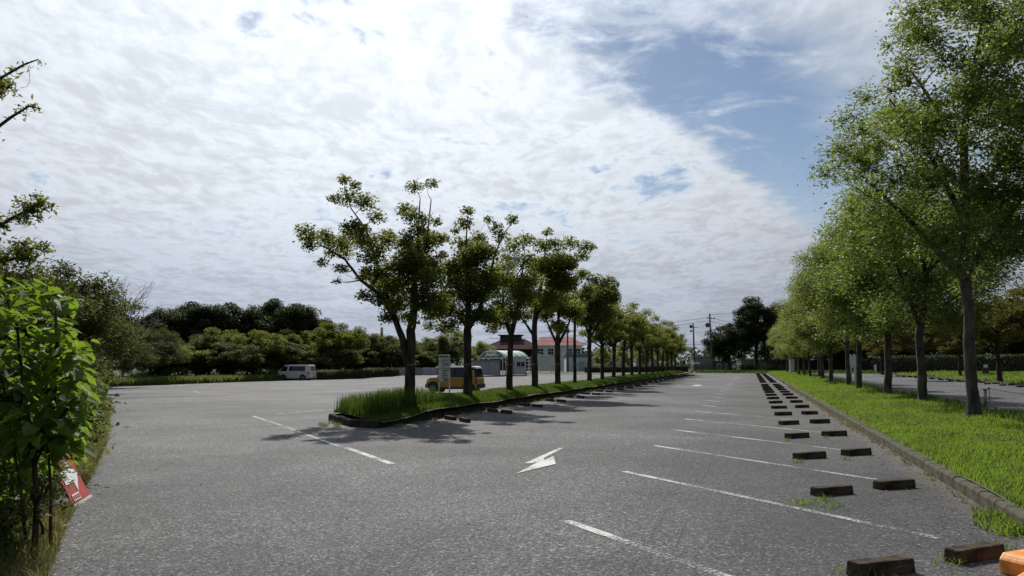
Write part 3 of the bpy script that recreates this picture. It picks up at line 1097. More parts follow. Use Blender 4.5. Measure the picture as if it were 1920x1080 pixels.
# broad-leaved weeds and fallen leaves among the turf
g_ = np.random.default_rng(17)
cen = [(g_.uniform(7.5, 45), g_.uniform(2.75, 6.2), g_.uniform(.15, .55)) for _ in range(80)]
P_ = []
for (cu, cv, cr_) in cen:
    for _ in range(int(150 * cr_)):
        a_, q_ = g_.uniform(0, 6.28), cr_ * g_.random() ** .7
        uu, vv_ = cu + math.cos(a_) * q_, min(6.5, max(2.68, cv + math.sin(a_) * q_))
        P_.append(W(uu, vv_, z_right(uu, vv_) + .05 + .05 * g_.random()))
V, T = leaf_geo(np.array(P_), .055, .6, 6, 1.2)
tag(link('weeds', np_mesh('weeds', V, T, M_LEAF_WEED)), 'patches of broad-leaved weeds in the right island turf', 'weeds', None, 'stuff')

# ---- the central row: the near trees follow the photograph crown by crown
HERO = {
'L1':(22.0,[(-3.09,5.18,0.41),(-2.89,5.01,0.29),(-2.11,5.05,0.37),(-2.19,4.3,0.2),(-2.11,6.64,0.45),(-2.48,6.52,0.24),(-1.5,6.47,0.45),(-1.26,6.14,0.37),(-2.23,7.23,0.26),(-1.83,7.02,0.24),(-1.83,5.3,0.39),(-1.09,5.05,0.34),(-1.54,5.55,0.29),(-1.17,4.3,0.41),(-1.42,4.14,0.29),(-0.85,4.06,0.41),(-0.6,3.64,0.49),(-0.6,3.15,0.41),(-1.09,3.4,0.33),(-0.52,2.82,0.23),(0.05,6.98,0.34),(0.62,7.07,0.26),(-0.28,6.31,0.37),(0.05,5.97,0.42),(0.46,5.8,0.31),(-0.2,4.97,0.41),(0.21,4.97,0.49),(0.7,5.3,0.34),(1.03,5.3,0.23),(0.05,4.3,0.57),(0.54,4.47,0.47),(-0.03,3.73,0.49),(0.7,3.89,0.49),(1.03,4.72,0.21),(0.37,3.32,0.41),(0.95,3.32,0.45),(0.54,2.82,0.33)]),
'L2':(27.2,[(-0.04,7.11,0.32),(-0.14,6.55,0.41),(-0.33,5.95,0.47),(0.36,6.15,0.41),(-0.04,5.34,0.67),(0.55,5.54,0.57),(-0.24,4.64,0.67),(0.65,4.64,0.57),(-0.63,3.94,0.64),(0.16,3.94,0.67),(0.95,4.14,0.47),(-1.02,3.25,0.47),(-0.24,3.15,0.57),(0.65,3.15,0.47),(0.75,6.96,0.24),(1.05,6.5,0.32),(1.69,6.88,0.32),(1.24,6.15,0.37),(-1.42,3.35,0.37),(-0.63,4.84,0.39)]),
'L3':(32.4,[(0.21,6.62,0.58),(0.78,6.97,0.48),(-0.14,6.03,0.58),(0.67,5.8,0.67),(-0.37,4.98,0.58),(0.21,4.63,0.67),(-0.37,3.7,0.63),(0.67,4.16,0.58),(1.13,5.09,0.55),(0.09,3.35,0.44),(-0.72,3.24,0.4)]),
'L4':(36.6,[(0.7,7.97,0.34),(0.38,7.12,0.54),(1.15,6.59,0.75),(1.02,7.25,0.49),(1.79,7.38,0.54),(2.57,7.12,0.49),(1.66,6.33,0.67),(2.44,6.72,0.46),(0.25,5.94,0.75),(1.02,5.41,0.75),(0.5,4.5,0.71),(1.66,5.28,0.62),(-0.01,4.24,0.49),(2.95,7.12,0.23)]),
'L5':(41.3,[(0.15,4.6,0.72),(-0.71,4.02,0.65),(0.73,5.03,0.69),(0.87,4.02,0.69),(-0.14,5.32,0.58),(0.01,3.44,0.5)]),
'L6':(45.6,[(0.23,6.51,0.41),(0.55,5.55,0.6),(0.07,4.6,0.6),(0.39,6.83,0.38)]),
'L7':(50.1,[(-0.23,7.26,0.52),(0.46,6.82,0.72),(1.33,6.82,0.62),(0.98,5.95,0.9),(0.12,5.25,0.95),(1.67,5.6,0.55),(0.81,4.56,0.95),(-0.23,4.22,0.66),(1.84,6.3,0.28)]),
}
TRUNKS = {
'L1': ([(0, 0, -0.2, .30), (0, 0, .15, .225), (0.02, 0, 1.2, .20), (0.03, 0, 2.3, .185), (0.10, 0.05, 3.0, .15), (0.12, 0.05, 4.2, .09), (0.2, 0.1, 5.4, .05), (0.25, 0.1, 6.6, .02)],
       [[(-0.06, -.05, 1.2, .15), (-0.22, -.1, 2.0, .135), (-0.50, -.15, 2.75, .12), (-0.95, -.2, 3.45, .085), (-1.55, -.3, 3.9, .06), (-2.05, -.3, 4.55, .045), (-2.6, -.3, 4.9, .03), (-3.05, -.3, 5.1, .015)],
        [(-0.50, -.15, 2.75, .09), (-0.85, .1, 3.7, .07), (-1.2, .2, 4.7, .055), (-1.5, .25, 5.6, .04), (-2.0, .2, 6.3, .025), (-2.2, .2, 6.9, .012)],
        [(0.12, .05, 4.0, .06), (0.45, .2, 5.0, .04), (0.6, .2, 6.6, .02)]]),
'L2': ([(0, 0, -0.2, .29), (0, 0, .15, .22), (-0.02, 0, 1.4, .185), (-0.04, 0, 2.5, .19), (0.0, 0, 3.2, .14), (-0.05, 0, 4.6, .09), (-0.1, 0, 6.0, .04), (-0.05, 0, 7.0, .015)],
       [[(-0.04, 0, 2.5, .12), (0.4, .2, 3.3, .10), (0.75, .2, 4.4, .075), (1.0, .2, 5.5, .05), (1.3, .1, 6.2, .03), (1.7, .1, 6.8, .015)],
        [(0, 0, 2.6, .1), (-0.5, -.3, 3.3, .07), (-1.2, -.3, 3.4, .03)]]),
'L3': ([(0, 0, -0.2, .27), (0, 0, .15, .19), (0.03, 0, 1.4, .16), (0.08, 0, 2.6, .16), (0.3, 0, 3.4, .11), (0.5, 0, 4.6, .07), (0.7, 0, 6.4, .02)],
       [[(0.08, 0, 2.5, .10), (-0.25, .2, 3.3, .08), (-0.3, .2, 4.6, .05), (0.1, .2, 6.0, .02)]]),
'L4': ([(0, 0, -0.2, .29), (0, 0, .15, .21), (0.0, 0, 1.6, .18), (-0.02, 0, 3.2, .17), (0.15, 0, 4.3, .13), (0.4, 0, 5.6, .08), (0.6, 0, 7.5, .02)],
       [[(-0.02, 0, 2.6, .10), (-0.4, .2, 3.2, .07), (-0.9, .2, 3.9, .03)], [(0.05, 0, 3.6, .1), (0.8, -.2, 4.8, .08), (1.6, -.2, 6.0, .05), (2.5, -.2, 6.9, .02)]]),
'L5': ([(0, 0, -0.2, .28), (0, 0, .15, .21), (0.0, 0, 1.3, .19), (0.0, 0, 2.4, .19), (0.05, 0, 3.0, .13), (0.1, 0, 4.6, .05)],
       [[(0, 0, 2.3, .12), (0.4, 0, 3.0, .09), (0.8, .1, 3.9, .05)], [(0, 0, 2.3, .11), (-0.35, 0, 3.0, .08), (-0.7, 0, 3.9, .04)]]),
'L6': ([(0, 0, -0.2, .20), (0, 0, .15, .14), (0.0, 0, 2.0, .12), (0.03, 0, 4.0, .10), (0.15, 0, 6.4, .03)], []),
'L7': ([(0, 0, -0.2, .28), (0, 0, .15, .21), (0.0, 0, 1.5, .18), (0.0, 0, 3.0, .17), (0.15, 0, 4.3, .12), (0.4, 0, 6.5, .04)],
       [[(0, 0, 2.9, .1), (0.6, .2, 3.9, .08), (1.2, .2, 5.5, .04)], [(0, 0, 3.1, .1), (-0.4, -.2, 4.1, .05)]]),
}
HLAB = {
'L1': 'tall forked tree with its long bare limb reaching out, nearest in the central row',
'L2': 'second tree of the central row, dense dark crown beside the white notice board',
'L3': 'third tree of the central row, slim trunk in front of the arched entrance tent',
'L4': 'fourth tree of the central row, crown spreading far towards the aisle',
'L5': 'fifth tree of the central row, short thick trunk forking low',
'L6': 'sixth tree of the central row, thin straight pole-like trunk',
'L7': 'seventh tree of the central row, broad ragged crown above the far grass',
}
ROW_GROUP = 'trees on the central grass island'


def rope(t, h, r):
    mb = MB()
    mb.tube([(math.cos(a) * r, math.sin(a) * r, h + 0.02 * math.sin(a)) for a in [2 * math.pi * i / 14 for i in range(15)]], 0.016, 5)
    mb.tube([(r * 0.9, 0.02, h), (r + 0.12, 0.03, h - 0.03)], 0.012, 4)
    mb.build('straw_rope', M_ROPE, t)


for i, (k, (u, tufts)) in enumerate(HERO.items()):
    g = np.random.default_rng(100 + i)
    # spread the clumps in depth as the round crown needs, and add some fill behind and in front
    cl = []
    zs = [q[1] for q in tufts]
    zmid = (min(zs) + max(zs)) / 2
    for (x, z, r) in tufts:
        sp = 0.55 if z > zmid + 1.0 else 0.95
        cl.append((x, g.normal() * sp * 0.6, z, r))
        if z < zmid + 0.6:
            cl.append((x * 0.95 + g.normal() * .2, g.uniform(0.4, 1.5), z + g.normal() * .2, r * 0.95))
            cl.append((x * 0.95 + g.normal() * .2, -g.uniform(0.4, 1.5), z + g.normal() * .2, r * 0.95))
            cl.append((x + g.normal() * .35, g.normal() * .4, z + g.normal() * .25, r * 0.8))
    thin = lambda pl: [(a, b, c, r * .80) for a, b, c, r in pl]
    ms = tree_meshes('island_tree', 40 + i, thin(TRUNKS[k][0]), [thin(q) for q in TRUNKS[k][1]], cl, 0.11 + 0.012 * i, 0.55, 1900 / (1 + 0.2 * i), M_BARK_DARK,
                     M_LEAF_LY if k in ('L3', 'L4', 'L5') else M_LEAF_L, twigs=4 if i < 4 else 2, up=0.35, stray=0.08, dens_pow=0.5, flat=0.72)
    t = place_tree('island_tree', HLAB[k], ms, W(u, -10.3, 0.36), 0.0, 1.0, ROW_GROUP)
    if i < 6:
        rope(t, 1.25, (0.172, .160, .138, .155, .162, .108)[i])

GL = [gen_tree('island_tree', 300 + i, (6.4, 5.6, 6.0)[i], 2.3, 0.135, 2.6, 2.2, nclump=44, cr=0.58, leaf=0.17, aspect=0.55, per=620, shell=0.3, stray=.12, flat=.6, bark=M_BARK_DARK, leafm=(M_LEAF_LY, M_LEAF_L, M_LEAF_LY)[i], twigs=1, sides=7) for i in range(3)]
for i, u in enumerate([54.6, 59.4, 64.2, 69.0, 74.0, 79.0, 84.0, 89.0, 94.0, 99.5, 105.0, 110.0]):
    place_tree('island_tree', ORD[i + 7] + ' tree from the near end of the central grass island row', GL[i % 3], W(u, -10.3, 0.38), i * 1.9, random.uniform(0.9, 1.08), ROW_GROUP)

# ---- the right row
RG = 'trees on the right grass island'
gR = np.random.default_rng(5)
cl = []
while len(cl) < 190:
    z = gR.uniform(3.3, 12.4)
    rmax = float(np.interp(z, [3.3, 4, 5, 6, 6.8, 8, 9.2, 10.6, 12.4], [1.5, 2.3, 2.8, 3.2, 3.4, 3.1, 2.8, 2.4, 1.5]))
    if gR.random() > (rmax / 3.4) ** 1.2 or (z < 4.3 and gR.random() < .8):
        continue
    a = gR.uniform(0, 2 * math.pi)
    q = rmax * (0.12 + 0.88 * gR.random() ** 0.6)
    if math.sin(3 * a + z * 1.1) + math.sin(5 * a - z * 1.7) < -1.15:
        continue
    cl.append((math.cos(a) * q + max(0, z - 7) * .36, math.sin(a) * q, z, gR.uniform(0.34, 0.74)))
cl += [(1.2, -.2, 4.2, .6), (1.9, .1, 4.6, .7), (2.6, .3, 5.0, .7), (3.0, -.3, 5.6, .7), (2.2, -1.0, 5.2, .7), (2.8, .9, 4.4, .6), (3.3, .2, 6.5, .7), (3.0, -.8, 7.4, .7), (-1.2, -.8, 4.4, .55), (-.6, -1.2, 4.9, .6), (.3, -1.4, 5.4, .65), (.8, -1.2, 6.2, .65), (-.4, -1.3, 6.6, .65), (.4, -1.0, 7.6, .65), (-.3, -.9, 8.8, .6), (.5, -.8, 9.8, .55)]
cl += [(gR.uniform(-1.6, 2.2), -gR.uniform(.4, 1.8), gR.uniform(4.2, 9.5), gR.uniform(.4, .65)) for _ in range(26)]
R1 = tree_meshes('row_tree', 21,
                 [(0, 0, -0.25, .30), (0, 0, .1, .185), (0, 0, .5, .145), (-0.03, 0, 1.2, .132), (0.02, 0, 2.6, .126), (-0.03, 0, 3.6, .125), (0.05, 0, 5.0, .12), (0.2, 0, 7.5, .08), (1.0, 0, 11, .03)],
                 [[(-0.03, 0, 3.5, .11), (-0.5, .1, 4.1, .09), (-1.3, .2, 5.1, .06), (-2.4, .2, 6.2, .03)],
                  [(-0.03, 0, 3.6, .12), (0.45, 0, 4.2, .10), (1.1, .1, 4.9, .07), (2.2, .1, 6.5, .03)],
                  [(0.05, 0, 5, .08), (-1.0, -.6, 6.4, .05), (-2.2, -1, 7.8, .02)], [(0.05, 0, 5.4, .08), (0.9, -1.2, 6.8, .05), (1.4, -2.2, 8.0, .02)],
                  [(0.1, 0, 7, .06), (-0.4, .5, 8.4, .04), (-0.8, .9, 9.6, .015)], [(0.1, 0, 7.2, .06), (1.0, .5, 9, .04), (1.8, .5, 10.5, .015)]],
                 cl, 0.112, 0.46, 1080, M_BARK_GREY, M_LEAF_R, twigs=6, up=0.5, stray=0.14, dens_pow=0.6, flat=0.8, sides=14)
place_tree('row_tree', 'nearest tall tree of the right row, pale grey knobbly trunk and crown leaving the frame', R1, W(21.4, 5.2, 0.24), 0.0, 1.0, RG)
RV = [gen_tree('row_tree', 500 + i, (9.2, 8.6, 9.6)[i], (2.5, 2.3, 2.6)[i], 0.13, 3.1, 3.0, nclump=120, cr=0.74, leaf=(0.115, 0.13, 0.15)[i], aspect=0.45, per=(820, 680, 600)[i], bark=M_BARK_GREY,
               leafm=(M_LEAF_R, M_LEAF_R, M_LEAF_RY)[i], twigs=2, sides=10, shell=0.55) for i in range(3)]
RLAB = ['second tree of the right row, low dense crown beside the post and chain', 'third tree of the right row, thick grey trunk above the bright grass',
        'fourth tree of the right row, dark trunk next to the slim white sign post']
for i, (u, var, s) in enumerate([(28.5, 0, 1.08), (34.9, 1, 1.1), (42.0, 0, 1.02), (48.4, 2, .92), (55.5, 1, .95), (62, 2, .9), (69, 0, .92), (76, 2, .85), (83, 1, .9), (90, 2, .82), (97, 0, .88), (104, 2, .8), (111, 1, .85), (118, 2, .85), (125, 0, .85)]):
    lab = RLAB[i] if i < 3 else ORD[i + 1] + ' tree from the near end of the right grass island row'
    rt = place_tree('row_tree', lab, RV[var], W(u, 5.2 + random.uniform(-.25, .25), 0.26), 0.8 + i * 2.1, (s, s, s * (.84 if i == 0 else .93 if i == 1 else random.uniform(.9, 1.08))), RG)
    rt.rotation_euler = (random.gauss(0, .025), random.gauss(0, .025), 0.8 + i * 2.1)

# ---- tree belt round the left lot
OL = [gen_tree('spreading_tree', 700 + i, (5.0, 5.6, 4.6)[i], 1.0, 0.13, 3.6, 3.4, nclump=80, cr=0.85, leaf=0.22, aspect=0.55, per=420, bark=M_BARK_DARK, leafm=(M_LEAF_OLIVE, M_LEAF_L, M_LEAF_OLIVE)[i], twigs=1, sides=6, zlow=0.5, flat=0.5) for i in range(3)]
EV = [gen_tree('evergreen_tree', 800 + i, (10.5, 9.4)[i], 2.5, 0.25, 4.6, 4.4, nclump=120, cr=1.15, leaf=0.30, aspect=0.5, per=300, bark=M_BARK_DARK, leafm=M_LEAF_DARK, twigs=1, sides=6, zlow=1.5, shell=0.6) for i in range(2)]
BELT = 'low spreading trees round the left lot'


def at(px, Y, z=0.0):
    return ((px - 960) / 1420 * Y, Y, z)


belt = [(300, 92, 1.0, 0), (345, 90, 1.05, 1), (395, 96, 1.05, 2), (440, 94, 1.1, 0), (490, 99, 1.05, 1), (535, 101, 1.1, 2), (585, 104, 1.05, 0), (632, 108, 1.15, 1), (672, 112, 1.05, 2), (712, 116, 1.1, 0), (748, 121, 1.0, 1), (790, 127, 1.1, 2), (828, 132, 1.05, 0)]
for i, (px, Y, s, var) in enumerate(belt):
    x, y, _ = at(px, Y)
    place_tree('spreading_tree', 'olive-green spreading tree, ' + ORD[i] + ' counted from the left along the far hedge line', OL[var], (x, y, gzw(x, y) + 0.1), i * 2.3, (s, s, s * (1.0, .72, 1.22, .85, 1.1)[i % 5]), BELT)
for i, (px, Y, s, var) in enumerate([(322, 101, 1.15, 2), (370, 103, 1.2, 0), (418, 104, 1.25, 1), (466, 107, 1.2, 2), (512, 109, 1.25, 0), (560, 112, 1.25, 1), (610, 116, 1.2, 2), (655, 120, 1.2, 0), (695, 124, 1.2, 1), (732, 130, 1.15, 2), (770, 136, 1.2, 0), (812, 140, 1.15, 1)]):
    x, y, _ = at(px, Y)
    place_tree('spreading_tree', 'olive-green tree, ' + ORD[i] + ' from the left in the second line behind the spreading trees', OL[var], (x, y, gzw(x, y)), i * 1.9 + 1, s, 'second line of low trees')
dark = [(285, 112, .86, 0), (312, 110, 1.10, 0), (352, 113, 1.12, 1), (395, 112, 1.08, 0), (432, 116, 1.2, 1), (476, 115, 1.12, 0), (516, 117, 1.2, 1), (552, 120, 1.15, 0), (592, 126, 0.9, 0), (638, 128, 0.98, 1), (676, 140, .66, 0), (706, 150, .66, 1), (742, 168, .62, 0), (775, 165, .70, 1)]
for i, (px, Y, s, var) in enumerate(dark):
    x, y, _ = at(px, Y)
    place_tree('evergreen_tree', 'dark dense evergreen, ' + ORD[i] + ' from the left in the tall wood behind the far trees', EV[var], (x, y, -0.3), i * 1.7, (s, s, s * (1.0, .84, 1.08, .92)[i % 4]), 'dark evergreens behind the left lot')
# trees along the near left verge
CH = [gen_tree('cherry_tree', 900 + i, (6.2, 5.6)[i], 1.3, 0.14, 3.4, 3.2, nclump=85, cr=0.72, leaf=0.14, aspect=0.5, per=620, bark=M_BARK_DARK, leafm=M_LEAF_OLIVE, twigs=3, sides=7, zlow=0.9, flat=0.6) for i in range(2)]
for i, (px, Y, s, var, lab) in enumerate([(85, 29, 1.0, 0, 'bushy olive-green cherry tree just behind the broad-leaved shrub'), (140, 38, 1.05, 1, 'olive cherry tree behind the bare-twigged tree on the left verge'),
                                          (175, 50, 1.0, 0, 'olive cherry tree at the bend of the left verge'), (212, 66, 1.05, 1, 'olive cherry tree in front of the dark wood at the far left'),
                                          (-20, 24, 0.95, 1, 'cherry tree at the left frame edge behind the broad-leaved shrub'), (285, 80, 1.05, 0, 'farthest cherry tree of the left verge before the hedge line')]):
    x, y, _ = at(px, Y)
    place_tree('cherry_tree', lab, CH[var], (x, y, gzw(x, y) + 0.1), i * 1.3 + 0.4, s, 'cherry trees along the left verge')
for i, (px, Y, s, var) in enumerate([(120, 62, .9, 0), (190, 84, .8, 1), (30, 50, .85, 0), (235, 100, .75, 1)]):
    x, y, _ = at(px, Y)
    place_tree('evergreen_tree', 'dark evergreen, ' + ORD[i] + ' of those deep behind the cherry trees on the left', EV[var], (x, y, -0.3), i * 2.2, s * 0.75, 'evergreens behind the cherry trees')
# a nearly bare tree
g = np.random.default_rng(77)
mb = MB()
bt = [[(0, 0, -.2), (0.1, 0, 1.5), (0.3, 0, 2.8)]]
mb.tube(bt[0], [.14, .11, .08], 7)


def fork(p, d, L, r, depth):
    e = p + d * L
    mb.tube([tuple(p), tuple(p + d * L * .5 + g.normal(size=3) * L * .05), tuple(e)], [r, r * .8, r * .6], 4, cap=False)
    if depth:
        for _ in range(3 if depth > 2 else 2):
            nd = d + g.normal(size=3) * 0.42
            nd[2] = nd[2] * .7 + .12
            nd /= np.linalg.norm(nd)
            fork(e, nd, L * g.uniform(.62, .85), r * .58, depth - 1)


for d in ((.8, -.1, .55), (.45, .2, .8), (.9, .1, .25)):
    d = np.array(d)
    fork(np.array([.3, 0, 2.8]), d / np.linalg.norm(d), 1.25, .055, 4)
x, y, _ = at(188, 46)
t = thing('bare_tree', 'nearly leafless pale twiggy tree sticking out above the left verge', 'tree', (x, y, gzw(x, y) + .1), 0, None, 1.15)
mb.build('trunk', M_BARK_PALE, t)

# trees reaching in at the top left
gC = np.random.default_rng(61)


def spray(mbk, leaves, pts, r0, nleaf, spread, tw=9):
    n = len(pts)
    mbk.tube(pts, [r0 * (1 - .8 * i / (n - 1)) for i in range(n)], 5, cap=False)
    P = np.array(pts)
    for _ in range(tw):
        i = gC.uniform(0.15, 0.98) * (n - 1)
        j = int(i)
        p = P[j] + (P[min(j + 1, n - 1)] - P[j]) * (i - j)
        d = gC.normal(size=3)
        d[2] *= .7
        d /= np.linalg.norm(d)
        e = p + d * spread * gC.uniform(.5, 1.2)
        mbk.tube([tuple(p), tuple((p + e) / 2 + gC.normal(size=3) * .03), tuple(e)], [.008, .006, .003], 4, cap=False)
        for _ in range(nleaf):
            q = gC.random()
            leaves.append(p + (e - p) * (0.3 + .75 * q) + gC.normal(size=3) * .05)


mb = MB()
lv = []
x0, y0 = -9.8, 12.6
mb.tube([(0, 0, -.2), (0, 0, 1.2), (.1, 0, 2.4), (.2, 0, 3.4), (.1, 0, 5.2), (.1, 0, 6.6)], [.22, .17, .14, .11, .08, .03], 9)
for pts in ([(.1, 0, 5.0), (.7, -.1, 5.8), (1.1, -.1, 6.3), (1.45, -.1, 6.52), (1.70, -.1, 6.62)],
            [(.1, 0, 4.6), (.7, 0, 5.2), (1.2, .05, 5.65), (1.5, .05, 5.85), (1.70, .05, 5.80)],
            [(.2, 0, 3.0), (.9, -.1, 3.5), (1.4, -.1, 3.85), (1.75, -.1, 4.05), (2.0, -.1, 4.2)],
            [(.2, 0, 2.8), (.8, .2, 3.1), (1.3, .3, 3.25), (1.6, .2, 3.4), (1.85, .2, 3.5)],
            [(.2, 0, 2.5), (1.0, 0, 2.7), (1.4, .1, 2.8), (1.75, .1, 2.95)],
            [(.2, 0, 2.4), (.9, .5, 2.2), (1.4, .6, 2.3), (1.8, .6, 2.4)],
            [(.1, 0, 4.0), (-.8, .3, 4.9), (-1.6, .5, 5.6)], [(.1, 0, 3.5), (-.9, -.5, 4.2), (-1.8, -.9, 4.6)], [(.1, 0, 5.5), (-.4, -.6, 6.4), (-.9, -1.1, 6.9)],
            [(.1, 0, 5.2), (.2, .7, 6.2), (.2, 1.4, 6.8)]):
    hi = pts[-1][2] > 5.2 and pts[-1][0] > 1.5
    spray(mb, lv, pts, .045, 6 if hi else 20, .12 if hi else .28, 16 if hi else 46)
t = thing('cherry_tree', 'cherry tree whose leafy branch tips reach in at the upper left edge', 'tree', (x0, y0, 0.2), 0)
mb.build('trunk', M_BARK_DARK, t, smooth=True)
V, T = leaf_geo(np.array(lv), 0.10, 0.38, 9, 0.3, None, 0.5)
link('crown', np_mesh('cherry_crown', V, T, M_LEAF_L), t)
mb = MB()
mb.tube([(1.58, -.1, 6.5), (1.56, -.1, 6.38), (1.58, -.1, 6.26), (1.54, -.1, 6.14), (1.44, -.1, 6.12)], .004, 4)
mb.build('tendril', M_LEAF_WEED, t)

# ---- trees behind the far lots
MP = [gen_tree('maple_tree', 1000 + i, (6.5, 7.2)[i], 1.9, 0.18, 3.4, 3.2, nclump=62, cr=0.75, leaf=0.20, aspect=0.6, per=330, bark=M_BARK_DARK, leafm=M_LEAF_MAPLE, twigs=1, sides=7, flat=0.45) for i in range(2)]
for i, (px, Y, s, var, lab) in enumerate([(1720, 74, 1.0, 0, 'golden-green maple seen between the second and third right-row trunks'), (1868, 62, 1.05, 1, 'large golden-green maple at the right frame edge behind the lawn'),
                                          (1950, 56, 1.1, 0, 'golden-green maple leaning in from beyond the right frame edge'), (1795, 84, .9, 1, 'small golden-green maple right of centre on the lawn'), (1650, 96, .9, 0, 'golden-green maple at the far end of the lawn')]):
    x, y, _ = at(px, Y)
    place_tree('maple_tree', lab, MP[var], (x, y, 0.35), i * 1.1, s, 'maples on the lawn')
for i, (px, Y, s, var) in enumerate([(1540, 150, 1.0, 0), (1590, 140, 1.0, 1), (1640, 135, 1.05, 0), (1700, 128, 1.0, 1), (1760, 122, 1.05, 0), (1815, 112, 1.0, 1), (1870, 106, 1.0, 0), (1925, 98, 1.0, 1), (1490, 165, 1.0, 1), (1985, 92, 1.0, 0), (1455, 180, .95, 0)]):
    x, y, _ = at(px, Y)
    place_tree('evergreen_tree', 'dark evergreen, ' + ORD[i] + ' in the wood beyond the right-hand lawn', EV[var], (x, y, 0.0), i * 2.9, s, 'evergreens beyond the lawn')
# pair of big dark trees past the end of the aisle
x, y, _ = at(1416, 140)
place_tree('evergreen_tree', 'tallest dark tree with ragged crown past the end of the aisle', gen_tree('evergreen_tree', 1101, 14.6, 3, .32, 5.0, 4.5, nclump=110, cr=1.15, leaf=.34, per=260, leafm=M_LEAF_DARK, twigs=2, sides=7, zlow=2.2), (x, y, .1), 0)
x, y, _ = at(1466, 150)
place_tree('evergreen_tree', 'dark tree joined to the tallest one at the end of the right row', EV[0], (x, y, .1), 1.0, 1.25)
x, y, _ = at(1365, 138)
place_tree('evergreen_tree', 'round dark broadleaf tree behind the fence at the end of the aisle', gen_tree('evergreen_tree', 1103, 8.9, 2.2, .3, 4.2, 4.0, nclump=120, cr=1.0, leaf=.30, per=320, leafm=M_LEAF_DARK, twigs=1, sides=7, zlow=1.6), (x, y, .1), 0)
# brighter trees behind the sign and the tents
YG = gen_tree('broadleaf_tree', 1200, 7.6, 2, .2, 3.6, 3.4, nclump=60, cr=.85, leaf=.26, per=260, leafm=M_LEAF_RY, twigs=1, sides=6, zlow=1.2)
for i, (px, Y, s, lab) in enumerate([(858, 138, 1.05, 'yellow-green broadleaf tree behind the grey storage shed'), (905, 136, .75, 'smaller yellow-green tree beside the arched entrance tent'), (1128, 130, .62, 'small tree in front of the blue and white building'), (1205, 140, .8, 'broadleaf tree beyond the far hedge left of the poles'), (1170, 135, .7, 'broadleaf tree at the corner of the blue and white building'), (1250, 150, .85, 'broadleaf tree just left of the first utility pole')]):
    x, y, _ = at(px, Y)
    place_tree('broadleaf_tree', lab, YG, (x, y, 0.05), i * 2.0, s, 'broadleaf trees by the buildings')
x, y, _ = at(992, 185)
place_tree('evergreen_tree', 'small dark pine between the brown roof and the red roof', EV[1], (x, y, 0), 0, 0.72)

# ------------------------------------------------------------------ near broad-leaved shrub
def lobed_leaf(seed):
    """a broad three-lobed leaf, base at the origin, pointing along +x, gently cupped"""
    g = np.random.default_rng(seed)
    out = [(0, 0), (0.03, 0.10), (0.02, 0.26), (0.16, 0.36), (0.34, 0.40), (0.36, 0.27), (0.48, 0.31), (0.70, 0.24), (1.0, 0.0)]
    half = [(x * g.uniform(.95, 1.05), y * g.uniform(.85, 1.1)) for x, y in out]
    up = [(x, y) for x, y in half]
    dn = [(x, -y * g.uniform(.8, 1.1)) for x, y in half[1:-1]][::-1]
    ring = up + dn
    mid = [(0.18, 0), (0.42, 0), (0.7, 0)]
    V = [(x, y, abs(y) * .30 - 0.22 * x * x) for x, y in ring] + [(x, y, -0.05 - .22 * x * x) for x, y in mid]
    n = len(ring)
    me = bpy.data.meshes.new('leaf')
    bm = bmesh.new()
    vs = [bm.verts.new(v) for v in V]
    top = [vs[i] for i in range(0, 9)]
    bot = [vs[0]] + [vs[i] for i in range(n - 1, 7, -1)]
    rib = [vs[n], vs[n + 1], vs[n + 2]]

    def half_fan(side, flip):
        # quads and triangles between the margin and the midrib
        parts = [(side[0], side[1], rib[0]), (side[1], side[2], rib[0]), (side[2], side[3], rib[0]), (side[3], rib[1], rib[0]), (side[3], side[4], rib[1]), (side[4], side[5], rib[1]),
                 (side[5], side[6], rib[1]), (side[6], rib[2], rib[1]), (side[6], side[7], rib[2]), (side[7], side[8], rib[2])]
        for p in parts:
            try:
                bm.faces.new(p if not flip else p[::-1])
            except ValueError:
                pass
    half_fan(top, True)
    half_fan(bot, False)
    bm.to_mesh(me)
    bm.free()
    for p in me.polygons:
        p.use_smooth = True
    me.materials.append(M_LEAF_BUSH)
    return me


LEAVES = [lobed_leaf(i) for i in range(4)]
gB = np.random.default_rng(31)
BX, BY = -4.10, 6.75
SH = thing('broad_leaved_shrub', 'tall shrub with bright broad lobed leaves at the left frame edge', 'shrub', (BX, BY, 0.12), 0)
mb = MB()
stems = [[(0.0, -.05, -.15), (-.04, 0, .35), (-.12, .03, .8), (-.25, .05, 1.3), (-.35, .05, 1.9)],
         [(-.12, .03, .8), (-.02, .12, 1.15), (-.02, .14, 1.6), (-.05, .12, 2.0)],
         [(-.10, .03, .7), (-.5, .3, 1.1), (-.8, .5, 1.6), (-.9, .5, 2.2)],
         [(-.25, .05, 1.2), (-.5, -.2, 1.6), (-.7, -.3, 2.1)],
         [(-.08, .03, .75), (.05, .10, 1.0), (.16, .15, 1.25)],
         [(-.5, .3, 1.1), (-.6, .8, 1.3), (-.5, 1.3, 1.6)],
         [(-.12, .03, .7), (.0, -.1, .85), (.05, -.2, .95)],
         [(-.8, .5, 1.5), (-1.3, .4, 1.9), (-1.6, .4, 2.3)], [(-.25, .05, 1.2), (-.9, -.1, 1.3), (-1.4, -.2, 1.5)],
         [(-.15, .1, .9), (-.6, .2, .8), (-1.1, .3, .7)],
         [(-.3, .4, 1.15), (-.3, .7, 1.45), (-.35, 1.0, 1.75)]]
for s in stems:
    mb.tube(s, [.028 * (1 - .7 * i / (len(s) - 1)) + .004 for i in range(len(s))], 6)
